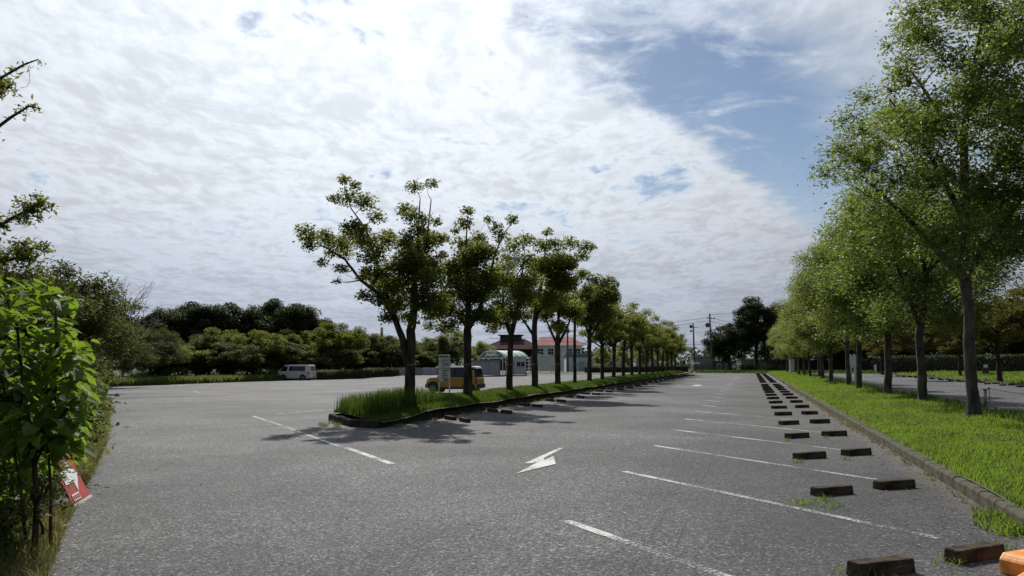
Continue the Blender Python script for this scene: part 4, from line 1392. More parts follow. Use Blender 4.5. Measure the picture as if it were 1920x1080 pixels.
for a_, b_ in (((.06, .08), (-.2, .3)), ((-.12, .05), (-.45, .15)), ((-.2, -.05), (-.55, -.15))):
    mb.tube([(a_[0], a_[1], -.15), ((a_[0] + b_[0]) / 2 + .03, (a_[1] + b_[1]) / 2, .45), (b_[0], b_[1], 1.1)], [.017, .013, .008], 5)
# vine wound round the main stem
mb.tube([(0.03 * math.cos(i * .9) - .01 * i * .45, 0.03 * math.sin(i * .9), .05 + i * .05) for i in range(16)], .011, 5)
mb.build('stem', M_BARK_DARK, SH, smooth=True)
cand = []
for s in stems:
    P = np.array(s)
    for k in range(52):
        i = (0.35 + 0.65 * gB.random()) * (len(s) - 1) if s is not stems[0] else (0.5 + .5 * gB.random()) * (len(s) - 1)
        j = int(min(i, len(s) - 1.001))
        p = P[j] + (P[j + 1] - P[j]) * (i - j)
        d = gB.normal(size=3)
        d[2] = d[2] * .5 + .1
        d /= np.linalg.norm(d)
        q = p + d * gB.uniform(.06, .36)
        cand.append((q, d))
# the twigs that show against the asphalt and the sky
for (x, y, z, n) in ((.22, .10, 1.40, 14), (.20, .08, 1.22, 14), (.0, .1, 2.1, 12), (.24, .05, 1.6, 12), (-.30, .05, 2.18, 14), (-.6, .2, 2.28, 14), (.14, .2, 1.0, 12), (.05, .2, .82, 10), (-.05, .1, .66, 8), (.10, .1, 1.8, 9)):
    for _ in range(n):
        d = gB.normal(size=3)
        d[2] = d[2] * .5
        d /= np.linalg.norm(d)
        cand.append((np.array([x, y, z]) + d * gB.uniform(.02, .17), d))
# inner mass of leaves
fill = []
while len(fill) < 1100:
    d = gB.normal(size=3)
    d /= np.linalg.norm(d)
    q = np.array([-.75, .45, 1.35]) + d * np.array([1.05, 1.0, 1.0]) * gB.random() ** .45
    if q[2] < .30 or (q[0] > -.25 and q[2] < .75):
        continue
    fill.append((q, d))
cand += fill
cand = [c for c in cand if c[0][0] < (.33 if c[0][2] < 1.75 else .12) - .556 * c[0][1] + gB.normal() * .03 and not (c[0][2] < .62 and c[0][0] > -.2)]


def leaf_matrix(q, d):
    dd = Vector((d[0], d[1], d[2] * .4 - .35)).normalized()
    up = Vector((gB.normal() * .45, gB.normal() * .45, 1.0))
    y = up.cross(dd).normalized()
    z = dd.cross(y)
    return Matrix(((dd.x, y.x, z.x), (dd.y, y.y, z.y), (dd.z, y.z, z.z))).to_4x4()


# nearest and most visible 300 leaves are their own parts, the rest is one mass
cand.sort(key=lambda c: -(c[0][0] * 1.0 - c[0][1] * .35))
VV, FF, off = [], [], 0
rest_v, rest_f = [], []
for i, (q, d) in enumerate(cand):
    s = gB.uniform(.06, .20)
    M = leaf_matrix(q, d)
    me = LEAVES[i % 4]
    if i < 300:
        o = link('leaf', me, SH)
        o.matrix_local = Matrix.Translation(Vector(q)) @ M @ Matrix.Scale(s, 4)
    else:
        Mx = Matrix.Translation(Vector(q)) @ M @ Matrix.Scale(s, 4)
        n0 = len(rest_v)
        rest_v += [tuple(Mx @ v.co) for v in me.vertices]
        rest_f += [tuple(k + n0 for k in p.vertices) for p in me.polygons]
if rest_f:
    me = bpy.data.meshes.new('leaves')
    me.from_pydata(rest_v, [], rest_f)
    me.materials.append(M_LEAF_BUSH)
    o = link('leaves', me, SH)
    o['kind'] = 'stuff'

# ------------------------------------------------------------------ shrubs and weeds on the verges
def shrub_meshes(seed, rx, h, n, leaf, m, aspect=.5):
    g = np.random.default_rng(seed)
    mb = MB()
    C = []
    for i in range(14):
        a = g.uniform(0, 6.28)
        r = rx * g.random() ** .6
        e = (math.cos(a) * r, math.sin(a) * r, h * g.uniform(.5, 1.0) * (1 - .45 * (r / rx) ** 2))
        pts = bend((0, 0, -.05), e, g, .1, 4)
        mb.tube(pts, [.02, .016, .012, .009, .005], 4, cap=False)
        P = np.array(pts)
        for _ in range(n // 14):
            t = g.uniform(.25, 1.08) * 4
            j = int(min(t, 3.99))
            C.append(P[j] + (P[min(j + 1, 4)] - P[j]) * (t - j) + g.normal(size=3) * rx * .2 * np.array([1, 1, .7]))
    C = np.array(C)
    C[:, 2] = np.abs(C[:, 2])
    V, T = leaf_geo(C, leaf, aspect, seed, .4, None, .1)
    return mb.mesh('stem', M_BARK_DARK), np_mesh('foliage', V, T, m)


SB = [shrub_meshes(11, .9, 1.5, 1800, .13, M_LEAF_WEED), shrub_meshes(12, 1.0, 1.3, 1700, .15, M_LEAF_OLIVE), shrub_meshes(13, .8, 1.2, 2200, .085, M_LEAF_WEED, .4)]


def place_shrub(label, ms, loc, rz, s, group='shrubs on the left verge', name='shrub'):
    t = thing(name, label, 'shrub', loc, rz, group, s)
    link('stem', ms[0], t)
    link('foliage', ms[1], t)


sh = [(-5.3, 8.6, 2, .75, 'pale weedy shrub behind the red arrow sign'), (-6.6, 10.6, 0, .95, 'weedy shrub right behind the broad-leaved shrub'), (-8.5, 12.2, 2, 1.1, 'pale bushy weed beyond the red arrow sign on the verge'),
      (-10.3, 15.4, 0, 1.2, 'tall weedy shrub halfway along the left verge'), (-11.9, 19.8, 2, 1.3, 'bushy weed just before the black trestle'), (-14.6, 24.6, 0, 1.3, 'large weedy shrub behind the black trestle'),
      (-17.8, 30.6, 2, 1.4, 'pale bushy weed beyond the black trestle'), (-21.5, 37.5, 0, 1.5, 'weedy shrub under the bare tree on the left verge'), (-25.5, 45.0, 1, 1.6, 'olive shrub under the cherry trees at the left'),
      (-29.6, 53, 0, 1.7, 'weedy shrub near the bend of the left verge'), (-33.5, 61, 2, 1.8, 'pale shrub at the bend of the left verge'), (-38.0, 70, 1, 1.8, 'olive shrub at the far left corner of the lot'),
      (-8.2, 10.2, 0, 1.25, 'tall weedy shrub at the left frame edge'), (-7.0, 8.7, 1, 1.15, 'olive shrub low at the left frame edge'), (-12.5, 16.5, 1, 1.5, 'olive shrub behind the tall weeds of the left verge'), (-4.55, 6.35, 1, .55, 'low dark shrub at the foot of the broad-leaved shrub'), (-5.4, 7.6, 0, .7, 'weedy shrub under the broad-leaved shrub')]
for i, (x, y, var, s, lab) in enumerate(sh):
    place_shrub(lab, SB[var], (x, y, gzw(x, y) + .12), i * 1.7, s)
far = [(310, 93, 1.5, 0), (350, 94, 1.3, 2), (392, 94.5, 1.6, 1), (430, 95, 1.3, 0), (470, 95.5, 1.5, 2), (508, 96, 1.3, 0), (262, 88, 1.6, 2), (285, 90, 1.4, 0)]
for i, (px, Y, s, var) in enumerate(far):
    x, y, _ = at(px, Y)
    place_shrub('weedy shrub, ' + ORD[i] + ' from the left in the row ending at the white van', SB[var], (x, y, gzw(x, y) + .05), i * 2.1, s, 'shrubs left of the white van')
# weeds in the asphalt joints
def tuft_points(spots, n, r):
    P = []
    for (u, v, k) in spots:
        for _ in range(int(n * k)):
            a, q = rng.uniform(0, 6.28), r * rng.random() ** .7 * k
            P.append(W(u + math.cos(a) * q, v + math.sin(a) * q, 0))
    return np.array(P)


sp = [(9.75, .55, 1.3), (9.6, .85, 1.0), (10.05, .8, .8), (6.65, .75, 1.4), (6.35, .95, 1.0), (7.2, 1.5, .8), (7.9, 2.05, .9), (13.7, .7, .8), (14.3, 1.5, .6), (17.4, .7, .6), (18.2, 1.5, .6), (21.3, .65, .6)]
blades('weeds', 'small weeds sprouting round the near wheel stops', tuft_points(sp, 55, .16), .10, .006, M_GRASS, 1.1)['category'] = 'weeds'
sp = [(6.4 + .55 * i + random.uniform(-.3, .3), 2.42 + random.uniform(-.06, .03), random.choice((.3, .5, .9, 1.5)) * (1.2 if i % 5 else 1.8)) for i in range(90)]
blades('weeds', 'tufts of weed along the foot of the right kerb', tuft_points(sp, 26, .10), .11, .008, M_DRYGRASS, 1.0)['category'] = 'weeds'
sp = [(9.0, 2.45, 2.6), (8.7, 2.4, 2.0), (9.4, 2.42, 1.6)]
blades('weeds', 'green leafy clump at the foot of the right kerb near the camera', tuft_points(sp, 90, .13), .13, .012, M_GRASS, .9)['category'] = 'weeds'
sp = [(18.0 - .0 + .35 * i * .0 + random.uniform(-.4, 1.6), -9.9 + random.uniform(-1.2, .9), random.uniform(.5, 1.2)) for i in range(16)] + [(18.0 + 1.2 * i, -8.75, random.uniform(.4, 1.2)) for i in range(40)]
sp = [q for q in sp if q[0] < head_u(q[1]) + .05 or q[1] > -8.9]
blades('weeds', 'weeds at the foot of the central island kerb', tuft_points(sp, 34, .14), .13, .012, M_DRYGRASS, .9)['category'] = 'weeds'

# fallen leaves and grit scattered on the asphalt
def litter(name, label, n, f, size, m):
    pts = np.array([f() for _ in range(n)])
    pts[:, 2] += .008
    V, T = leaf_geo(pts, size, .5, 4, 3.0)
    tag(link(name, np_mesh(name, V, T, m)), label, 'litter', None, 'stuff')


M_LITTER = leafmat('dead_leaf', (.10, .075, .04), (.32, .27, .18), (.2, .15, .08), .15, .8, .2)


def f1():
    u = 6 + 34 * random.random() ** 1.6
    return W(u, 2.45 - abs(random.gauss(0, .5)), 0)


def f2():
    s = 3.5 + 14 * random.random()
    d = abs(random.gauss(0, .7))
    return W(s + d * .7, -s - .35 + d * .7, 0)


def f3():
    u = 5.5 + 20 * random.random() ** 1.5
    return W(u, random.uniform(-8, 2.4), 0)


litter('leaf_litter', 'dead leaves and straw gathered along the right kerb', 900, f1, .045, M_LITTER)
litter('leaf_litter', 'dead grass stalks lying along the left asphalt edge', 260, f2, .03, M_LITTER)
litter('leaf_litter', 'scattered dead leaves on the open asphalt', 130, f3, .035, M_LITTER)

# ------------------------------------------------------------------ clipped hedges
def hedge(label, a, b, h, w, m, n, leaf=.16):
    A, B = Vector(a), Vector(b)
    d = B - A
    L = d.length
    ang = math.atan2(d.y, d.x)
    t = thing('hedge', label, 'hedge', a, ang)
    mb = MB()
    nb = max(2, int(L / 1.5))
    for i in range(nb):
        x = L * (i + .5) / nb
        mb.tube([(x, 0, -.4), (x + .1, .05, h * .6)], [.04, .02], 4)
    mb.build('stems', M_BARK_DARK, t)
    mb = MB()
    mb.box((L / 2, 0, h * .45), (L, w * .7, h * .85))
    mb.build('core', M_WOOD_DARK, t)
    g = np.random.default_rng(int(L * 10))
    C = np.stack([g.uniform(0, L, n), g.uniform(-w / 2, w / 2, n), g.uniform(0, h, n)], 1)
    face = g.integers(0, 3, n)
    C[:, 1] = np.where(face == 0, -w / 2 + g.normal(size=n) * .06, C[:, 1])
    C[:, 2] = np.where(face == 1, h + g.normal(size=n) * .07, C[:, 2])
    V, T = leaf_geo(C, leaf, .55, int(L), .5)
    link('foliage', np_mesh('foliage', V, T, m), t)


x1, y1, _ = at(598, 97)
x2, y2, _ = at(680, 105)
hedge('long clipped dark hedge beside the white van', (x1, y1, gzw(x1, y1)), (x2, y2, gzw(x2, y2)), 1.15, 1.4, M_LEAF_OLIVE, 3200)
x1, y1, _ = at(682, 105.5)
x2, y2, _ = at(745, 112)
hedge('clipped dark hedge left of the nearest central tree', (x1, y1, gzw(x1, y1)), (x2, y2, gzw(x2, y2)), 1.25, 1.4, M_LEAF_OLIVE, 2600)
x1, y1, _ = at(1098, 122)
x2, y2, _ = at(1180, 126)
hedge('dark hedge in front of the blue and white building', (x1, y1, 0), (x2, y2, 0), 1.15, 1.2, M_LEAF_DARK, 1800)
x1, y1, _ = at(1186, 126)
x2, y2, _ = at(1285, 132)
hedge('dark hedge behind the far end of the central island', (x1, y1, 0), (x2, y2, 0), 1.3, 1.2, M_LEAF_DARK, 2200)
x1, y1, _ = at(1440, 140)
x2, y2, _ = at(1640, 150)
hedge('low flowering hedge at the far end of the right island', (x1, y1, 0), (x2, y2, 0), 2.6, 2.0, M_LEAF_DARK, 6500, .26)
x1, y1, _ = at(1640, 118)
x2, y2, _ = at(1925, 92)
hedge('long dark hedge along the back of the lawn', (x1, y1, .3), (x2, y2, .3), 2.3, 1.8, M_LEAF_DARK, 8000, .26)


# ------------------------------------------------------------------ vehicles
def loft(mb, secs):
    """secs: list of rings of equal length; joined and capped"""
    n = len(secs[0])
    base = len(mb.v)
    for s in secs:
        mb.v += [tuple(p) for p in s]
    for i in range(len(secs) - 1):
        for j in range(n):
            k = (j + 1) % n
            mb.f.append((base + i * n + j, base + i * n + k, base + (i + 1) * n + k, base + (i + 1) * n + j))
    mb.f.append(tuple(base + j for j in range(n)))
    mb.f.append(tuple(base + (len(secs) - 1) * n + j for j in reversed(range(n))))


def ring(x, hw_lo, hw, z0, z1, hw_top=None):
    hw_top = hw_top or hw
    return [(x, -hw_lo, z0), (x, -hw, z0 + (z1 - z0) * .3), (x, -hw, z0 + (z1 - z0) * .75), (x, -hw_top, z1), (x, hw_top, z1), (x, hw, z0 + (z1 - z0) * .75), (x, hw, z0 + (z1 - z0) * .3), (x, hw_lo, z0)]


def wheel(parent, x, y, r, w, spokes=8):
    side = 1 if y > 0 else -1
    t = MB()
    t.tube([(x, y - w / 2, r), (x, y - w * .42, r), (x, y + w * .42, r), (x, y + w / 2, r)], [r * .93, r, r, r * .93], 22)
    tyre = t.build('wheel', M_RUBBER, parent, smooth=False)
    rm = MB()
    yo = y + side * w / 2
    rm.tube([(x, yo - side * .02, r), (x, yo + side * .012, r)], r * .22, 10)
    for i in range(spokes):
        a = 2 * math.pi * i / spokes
        c, s = math.cos(a), math.sin(a)
        rm.tube([(x + c * r * .15, yo + side * .008, r + s * r * .15), (x + c * r * .62, yo + side * .008, r + s * r * .62)], r * .07, 5)
    n = 22
    rm.tube([(x + math.cos(2 * math.pi * i / n) * r * .64, yo + side * .004, r + math.sin(2 * math.pi * i / n) * r * .64) for i in range(n + 1)], r * .06, 6)
    rm.build('rim', M_RIM, tyre)


def arch(parent, x, yside, r, name='wheel_arch', m=None, wid=.05):
    """dark lip over a wheel, on the body side"""
    mb = MB()
    n = 16
    mb2 = []
    outer = [(x + math.cos(math.pi * i / n) * r * 1.22, r + math.sin(math.pi * i / n) * r * 1.22) for i in range(n + 1)]
    mb.prism(outer, yside - .012, yside + .012, 'y')
    mb.build(name, m or M_PLASTIC_BLACK, parent)


def panel(parent, name, pts, nrm, m, th=.012):
    """thin plate from four or more coplanar 3D points, thickness along nrm"""
    n = len(pts)
    nv = Vector(nrm).normalized() * th
    mb = MB()
    vs = [Vector(p) for p in pts] + [Vector(p) + nv for p in pts]
    fs = [tuple(range(n)), tuple(range(2 * n - 1, n - 1, -1))] + [(i, (i + 1) % n, (i + 1) % n + n, i + n) for i in range(n)]
    mb.add(vs, fs)
    return mb.build(name, m, parent)


def make_van():
    px, Y = 558, 96.5
    x, y, _ = at(px, Y)
    t = thing('parked_van', 'white minivan with dark rear windows parked in front of the far trees', 'van', (x, y, gzw(x, y)), R(168))
    # local frame: +x is forward, the camera sees the +y (left) side and the tail
    mb = MB()
    loft(mb, [ring(-2.33, .74, .80, .34, 1.02, .80), ring(-2.25, .80, .845, .26, 1.06, .845), ring(0, .82, .85, .24, 1.08, .845), ring(1.7, .82, .845, .24, 1.10, .84), ring(2.1, .80, .83, .25, 1.06, .81), ring(2.33, .70, .76, .30, .86, .72), ring(2.38, .62, .68, .36, .72, .62)])
    mb.build('body', M_BODY_WHITE, t, bevel=.03, smooth=False)
    mb = MB()
    top = 1.94
    loft(mb, [[(-2.31, -.80, 1.05), (-2.22, -.70, top - .03), (-2.22, .70, top - .03), (-2.31, .80, 1.05)], [(-1.9, -.838, 1.06), (-1.9, -.72, top), (-1.9, .72, top), (-1.9, .838, 1.06)], [(1.0, -.838, 1.08), (.95, -.72, top), (.95, .72, top), (1.0, .838, 1.08)], [(2.16, -.80, 1.02), (1.22, -.68, top - .05), (1.22, .68, top - .05), (2.16, .80, 1.02)]])
    mb.build('cabin', M_BODY_WHITE, t, bevel=.03)

    def sy(z):
        return .842 - (z - 1.08) / (top - 1.08) * .122
    for s in (1, -1):
        nr = (0, s, .14)
        panel(t, 'side_window', [(-1.62, s * sy(1.18), 1.18), (.62, s * sy(1.18), 1.18), (.55, s * sy(1.76), 1.76), (-1.60, s * sy(1.76), 1.76)], nr, M_GLASS)
        panel(t, 'front_window', [(.84, s * sy(1.16), 1.16), (1.84, s * (sy(1.14) - .02), 1.14), (1.36, s * (sy(1.74) - .02), 1.74), (.80, s * sy(1.76), 1.76)], nr, M_GLASS)
        panel(t, 'tail_lamp', [(-2.22, s * .842, .78), (-2.06, s * .85, .78), (-2.06, s * .848, 1.12), (-2.22, s * .838, 1.12)], (0, s, 0), M_RED_LAMP, .02)
        panel(t, 'headlight', [(2.12, s * .79, .66), (2.32, s * .72, .66), (2.28, s * .72, .86), (2.08, s * .79, .88)], (.3, s, 0), M_LAMP, .03)
        mb = MB()
        mb.box((1.86, s * .93, 1.16), (.10, .16, .2))
        mb.build('wing_mirror', M_BODY_WHITE, t, bevel=.015)
        panel(t, 'door_handle', [(.86, s * .851, .98), (1.04, s * .851, .98), (1.04, s * .851, 1.02), (.86, s * .851, 1.02)], (0, s, 0), M_PLASTIC_BLACK, .02)
        panel(t, 'slide_rail', [(-2.0, s * .851, 1.03), (.5, s * .851, 1.03), (.5, s * .851, 1.05), (-2.0, s * .851, 1.05)], (0, s, 0), M_STEEL, .008)
        for xx in (-1.32, 1.30):
            arch(t, xx, s * .846, .345)
            wheel(t, xx, s * .77, .325, .19)
    panel(t, 'rear_window', [(-2.30, -.66, 1.18), (-2.30, .66, 1.18), (-2.245, .60, 1.74), (-2.245, -.60, 1.74)], (-1, 0, .1), M_GLASS)
    panel(t, 'windscreen', [(2.10, -.68, 1.10), (2.10, .68, 1.10), (1.36, .58, 1.80), (1.36, -.58, 1.80)], (.75, 0, .7), M_GLASS)
    panel(t, 'number_plate', [(-2.335, -.17, .70), (-2.335, .17, .70), (-2.335, .17, .86), (-2.335, -.17, .86)], (-1, 0, 0), M_LAMP)
    panel(t, 'tailgate_trim', [(-2.335, -.42, .92), (-2.335, .42, .92), (-2.335, .42, .97), (-2.335, -.42, .97)], (-1, 0, 0), M_PLASTIC_BLACK)
    mb = MB()
    mb.box((-2.36, 0, .42), (.14, 1.62, .22))
    mb.build('rear_bumper', M_BODY_WHITE, t, bevel=.03)
    mb = MB()
    mb.box((-2.42, 0, .47), (.05, 1.0, .05))
    mb.build('bumper_step', M_PLASTIC_BLACK, t)
    mb = MB()
    mb.box((2.40, 0, .42), (.10, 1.46, .22))
    mb.build('front_bumper', M_BODY_WHITE, t, bevel=.03)


make_van()


def make_suv():
    x, y, _ = at(854, 43.6)
    t = thing('parked_car', 'mustard yellow boxy small car with white roof behind the notice board', 'car', (x, y, gzw(x, y)), R(165.5), None, .93)
    mb = MB()
    loft(mb, [ring(-1.66, .66, .71, .36, .92, .70), ring(-1.60, .70, .735, .28, .98, .72), ring(0, .70, .74, .26, 1.0, .72), ring(.75, .70, .74, .26, 1.0, .72), ring(1.30, .70, .735, .28, .97, .69), ring(1.55, .66, .70, .32, .88, .64), ring(1.66, .56, .62, .40, .74, .56)])
    mb.build('body', M_BODY_YELLOW, t, bevel=.03)
    mb = MB()
    top = 1.60
    loft(mb, [[(-1.63, -.69, .96), (-1.50, -.57, top - .05), (-1.50, .57, top - .05), (-1.63, .69, .96)], [(-1.3, -.715, .98), (-1.3, -.60, top), (-1.3, .60, top), (-1.3, .715, .98)], [(.45, -.715, .99), (.42, -.60, top), (.42, .60, top), (.45, .715, .99)], [(.95, -.69, .97), (.62, -.57, top - .05), (.62, .57, top - .05), (.95, .69, .97)]])
    mb.build('cabin', M_PLASTIC_BLACK, t, bevel=.02)
    mb = MB()
    loft(mb, [[(-1.56, -.60, top - .10), (-1.50, -.55, top + .015), (-1.50, .55, top + .015), (-1.56, .60, top - .10)], [(-1.3, -.635, top - .05), (-1.3, -.56, top + .05), (-1.3, .56, top + .05), (-1.3, .635, top - .05)], [(.42, -.635, top - .05), (.40, -.56, top + .05), (.40, .56, top + .05), (.42, .635, top - .05)], [(.68, -.60, top - .10), (.60, -.53, top), (.60, .53, top), (.68, .60, top - .10)]])
    mb.build('roof', M_BODY_WHITE, t, bevel=.02)

    def sy(z):
        return .722 - (z - .98) / (top - .98) * .115
    for s in (1, -1):
        nr = (0, s, .18)
        panel(t, 'front_window', [(-.20, s * sy(1.05), 1.05), (.80, s * (sy(1.04) - .01), 1.04), (.55, s * (sy(1.48) - .01), 1.48), (-.20, s * sy(1.50), 1.50)], nr, M_GLASS)
        panel(t, 'rear_side_window', [(-1.00, s * sy(1.05), 1.05), (-.30, s * sy(1.05), 1.05), (-.30, s * sy(1.50), 1.50), (-1.0, s * sy(1.50), 1.50)], nr, M_GLASS)
        panel(t, 'rear_quarter_panel', [(-1.50, s * sy(1.02), 1.02), (-1.12, s * sy(1.02), 1.02), (-1.12, s * sy(1.42), 1.42), (-1.42, s * sy(1.42), 1.42)], nr, M_BODY_YELLOW)
        panel(t, 'sill_cladding', [(-1.0, s * .738, .27), (.95, s * .738, .27), (.95, s * .742, .37), (-1.0, s * .742, .37)], (0, s, 0), M_PLASTIC_BLACK, .012)
        panel(t, 'tail_lamp', [(-1.60, s * .728, .60), (-1.52, s * .732, .60), (-1.52, s * .728, .90), (-1.60, s * .722, .90)], (0, s, 0), M_RED_LAMP, .02)
        panel(t, 'headlight', [(1.40, s * .70, .66), (1.60, s * .64, .64), (1.56, s * .64, .82), (1.38, s * .70, .84)], (.3, s, 0), M_LAMP, .03)
        panel(t, 'door_seam', [(-.255, s * .742, .40), (-.245, s * .742, .40), (-.245, s * .742, .95), (-.255, s * .742, .95)], (0, s, 0), M_PLASTIC_BLACK, .004)
        panel(t, 'door_handle', [(-.20, s * .742, .84), (-.03, s * .742, .84), (-.03, s * .742, .88), (-.20, s * .742, .88)], (0, s, 0), M_BODY_YELLOW, .025)
        mb = MB()
        mb.box((.82, s * .80, 1.03), (.09, .15, .15))
        mb.build('wing_mirror', M_BODY_WHITE, t, bevel=.015)
        for xx in (-1.10, 1.16):
            arch(t, xx, s * .735, .325, wid=.06)
            wheel(t, xx, s * .66, .30, .17, 8)
    panel(t, 'rear_window', [(-1.61, -.54, 1.06), (-1.61, .54, 1.06), (-1.525, .48, 1.46), (-1.525, -.48, 1.46)], (-1, 0, .2), M_GLASS)
    panel(t, 'windscreen', [(.95, -.58, 1.02), (.95, .58, 1.02), (.66, .50, 1.48), (.66, -.50, 1.48)], (.9, 0, .4), M_GLASS)
    panel(t, 'number_plate', [(-1.67, -.16, .66), (-1.67, .16, .66), (-1.67, .16, .80), (-1.67, -.16, .80)], (-1, 0, 0), M_BODY_YELLOW)
    mb = MB()
    mb.box((-1.68, 0, .46), (.13, 1.40, .26))
    mb.build('rear_bumper', M_PLASTIC_BLACK, t, bevel=.03)
    mb = MB()
    mb.box((1.66, 0, .46), (.12, 1.26, .26))
    mb.build('front_bumper', M_PLASTIC_BLACK, t, bevel=.03)


make_suv()

# ------------------------------------------------------------------ notice board by the second tree
t = thing('notice_board', 'white notice board of small text on two posts in front of the yellow car', 'sign', W(27.4, -11.35, .30), R(8))
# board slightly turned from the camera
for x in (-.20, .20):
    mb = MB()
    mb.box((x, 0, .80), (.055, .04, 1.75))
    mb.build('post', M_SIGN_WHITE, t)
mb = MB()
mb.box((0, -.035, 1.16), (.40, .022, 1.04))
bd = mb.build('board', M_SIGN_WHITE, t, bevel=.004)
yy = -.050
for z, w, h, x0 in [(1.60, .34, .055, -.02), (1.47, .28, .030, .03), (1.41, .19, .022, -.02), (1.33, .28, .030, .03), (1.27, .22, .022, .03), (1.21, .10, .022, -.08), (1.13, .24, .026, .03), (1.06, .24, .030, .03), (1.01, .17, .020, -.01), (.95, .20, .026, .0), (.88, .24, .024, .03), (.82, .19, .024, .0), (.76, .26, .024, .03), (.69, .16, .055, .05)]:
    m2 = MB()
    x = x0 - w / 2
    while x < x0 + w / 2:
        seg = min(random.uniform(.03, .09), x0 + w / 2 - x)
        m2.box((x + seg / 2, yy, z), (seg, .004, h))
        x += seg + .008
    m2.build('text_line', M_INK, bd)
for z in (1.62, 1.12, .66):
    for x in (-.2, .2):
        m2 = MB()
        m2.box((x, -.052, z), (.035, .01, .035))
        m2.build('clamp', M_DARKSTEEL, t)

# ------------------------------------------------------------------ red arrow sign
A_, B_ = Vector((-5.05, 8.93, 0)), Vector((-5.24, 9.62, 0))
dx = (B_ - A_).normalized()
wid = (B_ - A_).length
up = Vector((-.24, -.08, .50))
up = up.normalized()
nrm = dx.cross(up).normalized()
if nrm.x < 0:
    nrm = -nrm
t = thing('arrow_sign', 'red plastic floor sign with a white arrow leaning on the left verge', 'sign', tuple(A_ + Vector((0, 0, .015))), 0)
Hs = .62


def SP(a, b, c=0.0):
    return dx * (a * wid) + up * (b * Hs) + nrm * c


mb = MB()
vs8 = [SP(0, 0, -.02), SP(1, 0, -.02), SP(1, 1, -.02), SP(0, 1, -.02), SP(0, 0, 0), SP(1, 0, 0), SP(1, 1, 0), SP(0, 1, 0)]
mb.add(vs8, [(0, 3, 2, 1), (4, 5, 6, 7), (0, 1, 5, 4), (1, 2, 6, 5), (2, 3, 7, 6), (3, 0, 4, 7)])
bd = mb.build('board', M_RED_SIGN, t, bevel=.006)


def flat(name, pts, m, parent, c=.004):
    mb = MB()
    n = len(pts)
    vs = [SP(a, b, c) for a, b in pts] + [SP(a, b, c + .003) for a, b in pts]
    mb.add(vs, [tuple(range(n)), tuple(range(2 * n - 1, n - 1, -1))] + [(i, (i + 1) % n, (i + 1) % n + n, i + n) for i in range(n)])
    return mb.build(name, m, parent)


flat('arrow', [(.10, .40), (.10, .66), (.52, .66), (.52, .86), (.90, .53), (.52, .20), (.52, .40)], M_SIGN_WHITE, bd)
flat('rim', [(-.02, -.04), (1.02, -.04), (1.02, .015), (-.02, .015)], M_CREAM_TENT, bd, .006)
flat('rim', [(.0, .965), (1.0, .965), (1.0, 1.01), (.0, 1.01)], M_CREAM_TENT, bd, .006)
pl = flat('caption_plate', [(.12, .06), (.50, .06), (.50, .19), (.12, .19)], M_SIGN_WHITE, bd)
for i in range(4):
    a = .15 + i * .09
    flat('caption_stroke', [(a, .085), (a + .05, .085), (a + .05, .165), (a, .165)], M_RED_SIGN, pl, .008)
# rear leg of the folding sign
mb = MB()
mb.tube([tuple(SP(.1, .95, -.03)), tuple(SP(.1, .95, -.03) + Vector((-.30, -.05, -.50)))], .014, 6)
mb.tube([tuple(SP(.9, .95, -.03)), tuple(SP(.9, .95, -.03) + Vector((-.30, -.05, -.50)))], .014, 6)
mb.build('rear_leg', M_RED_SIGN, t)

# black trestle further along the verge
x, y, _ = at(184, 25.2)
t = thing('trestle', 'small black trestle standing at the asphalt edge below the shrub', 'trestle', (x, y, gzw(x, y)), R(20))
for s in (-1, 1):
    mb = MB()
    mb.tube([(s * .20, -.05, 0), (s * .06, 0, .62)], .032, 6)
    mb.build('leg', M_PLASTIC_BLACK, t)
    mb = MB()
    mb.tube([(s * .16 - .5, .45, 0), (s * .06 - .45, .40, .62)], .03, 6)
    mb.build('leg', M_PLASTIC_BLACK, t)
mb = MB()
mb.tube([(0.08, 0, .60), (-.5, .42, .60)], .045, 8)
mb.build('beam', M_PLASTIC_BLACK, t)
x, y, _ = at(199, 58)
t = thing('marker_block', 'tiny red and white marker block at the far left asphalt edge', 'marker', (x, y, gzw(x, y)), .3)
mb = MB(); mb.box((0, 0, .22), (.5, .3, .44)); mb.build('body', M_SIGN_WHITE, t, bevel=.02)
mb = MB(); mb.box((0, -.003, .34), (.51, .31, .1)); mb.build('red_band', M_RED_SIGN, t)

# ------------------------------------------------------------------ orange barrier at the lower right corner
t = thing('plastic_barrier', 'orange plastic barrier block lying at the bottom right corner', 'barrier', (3.97, 5.90, 0.0), R(24))
mb = MB()
mb.prism([(-.28, 0), (.60, 0), (.60, .10), (.10, .10), (-.06, .085), (-.28, .03)], -.55, .06, 'y')
mb.build('ramp', M_ORANGE, t, bevel=.02)
mb = MB()
mb.prism([(0.0, 0), (.7, 0), (.7, .16), (.05, .16), (0, .11)], .075, .30, 'y')
mb.build('end_block', M_ORANGE, t, bevel=.02)

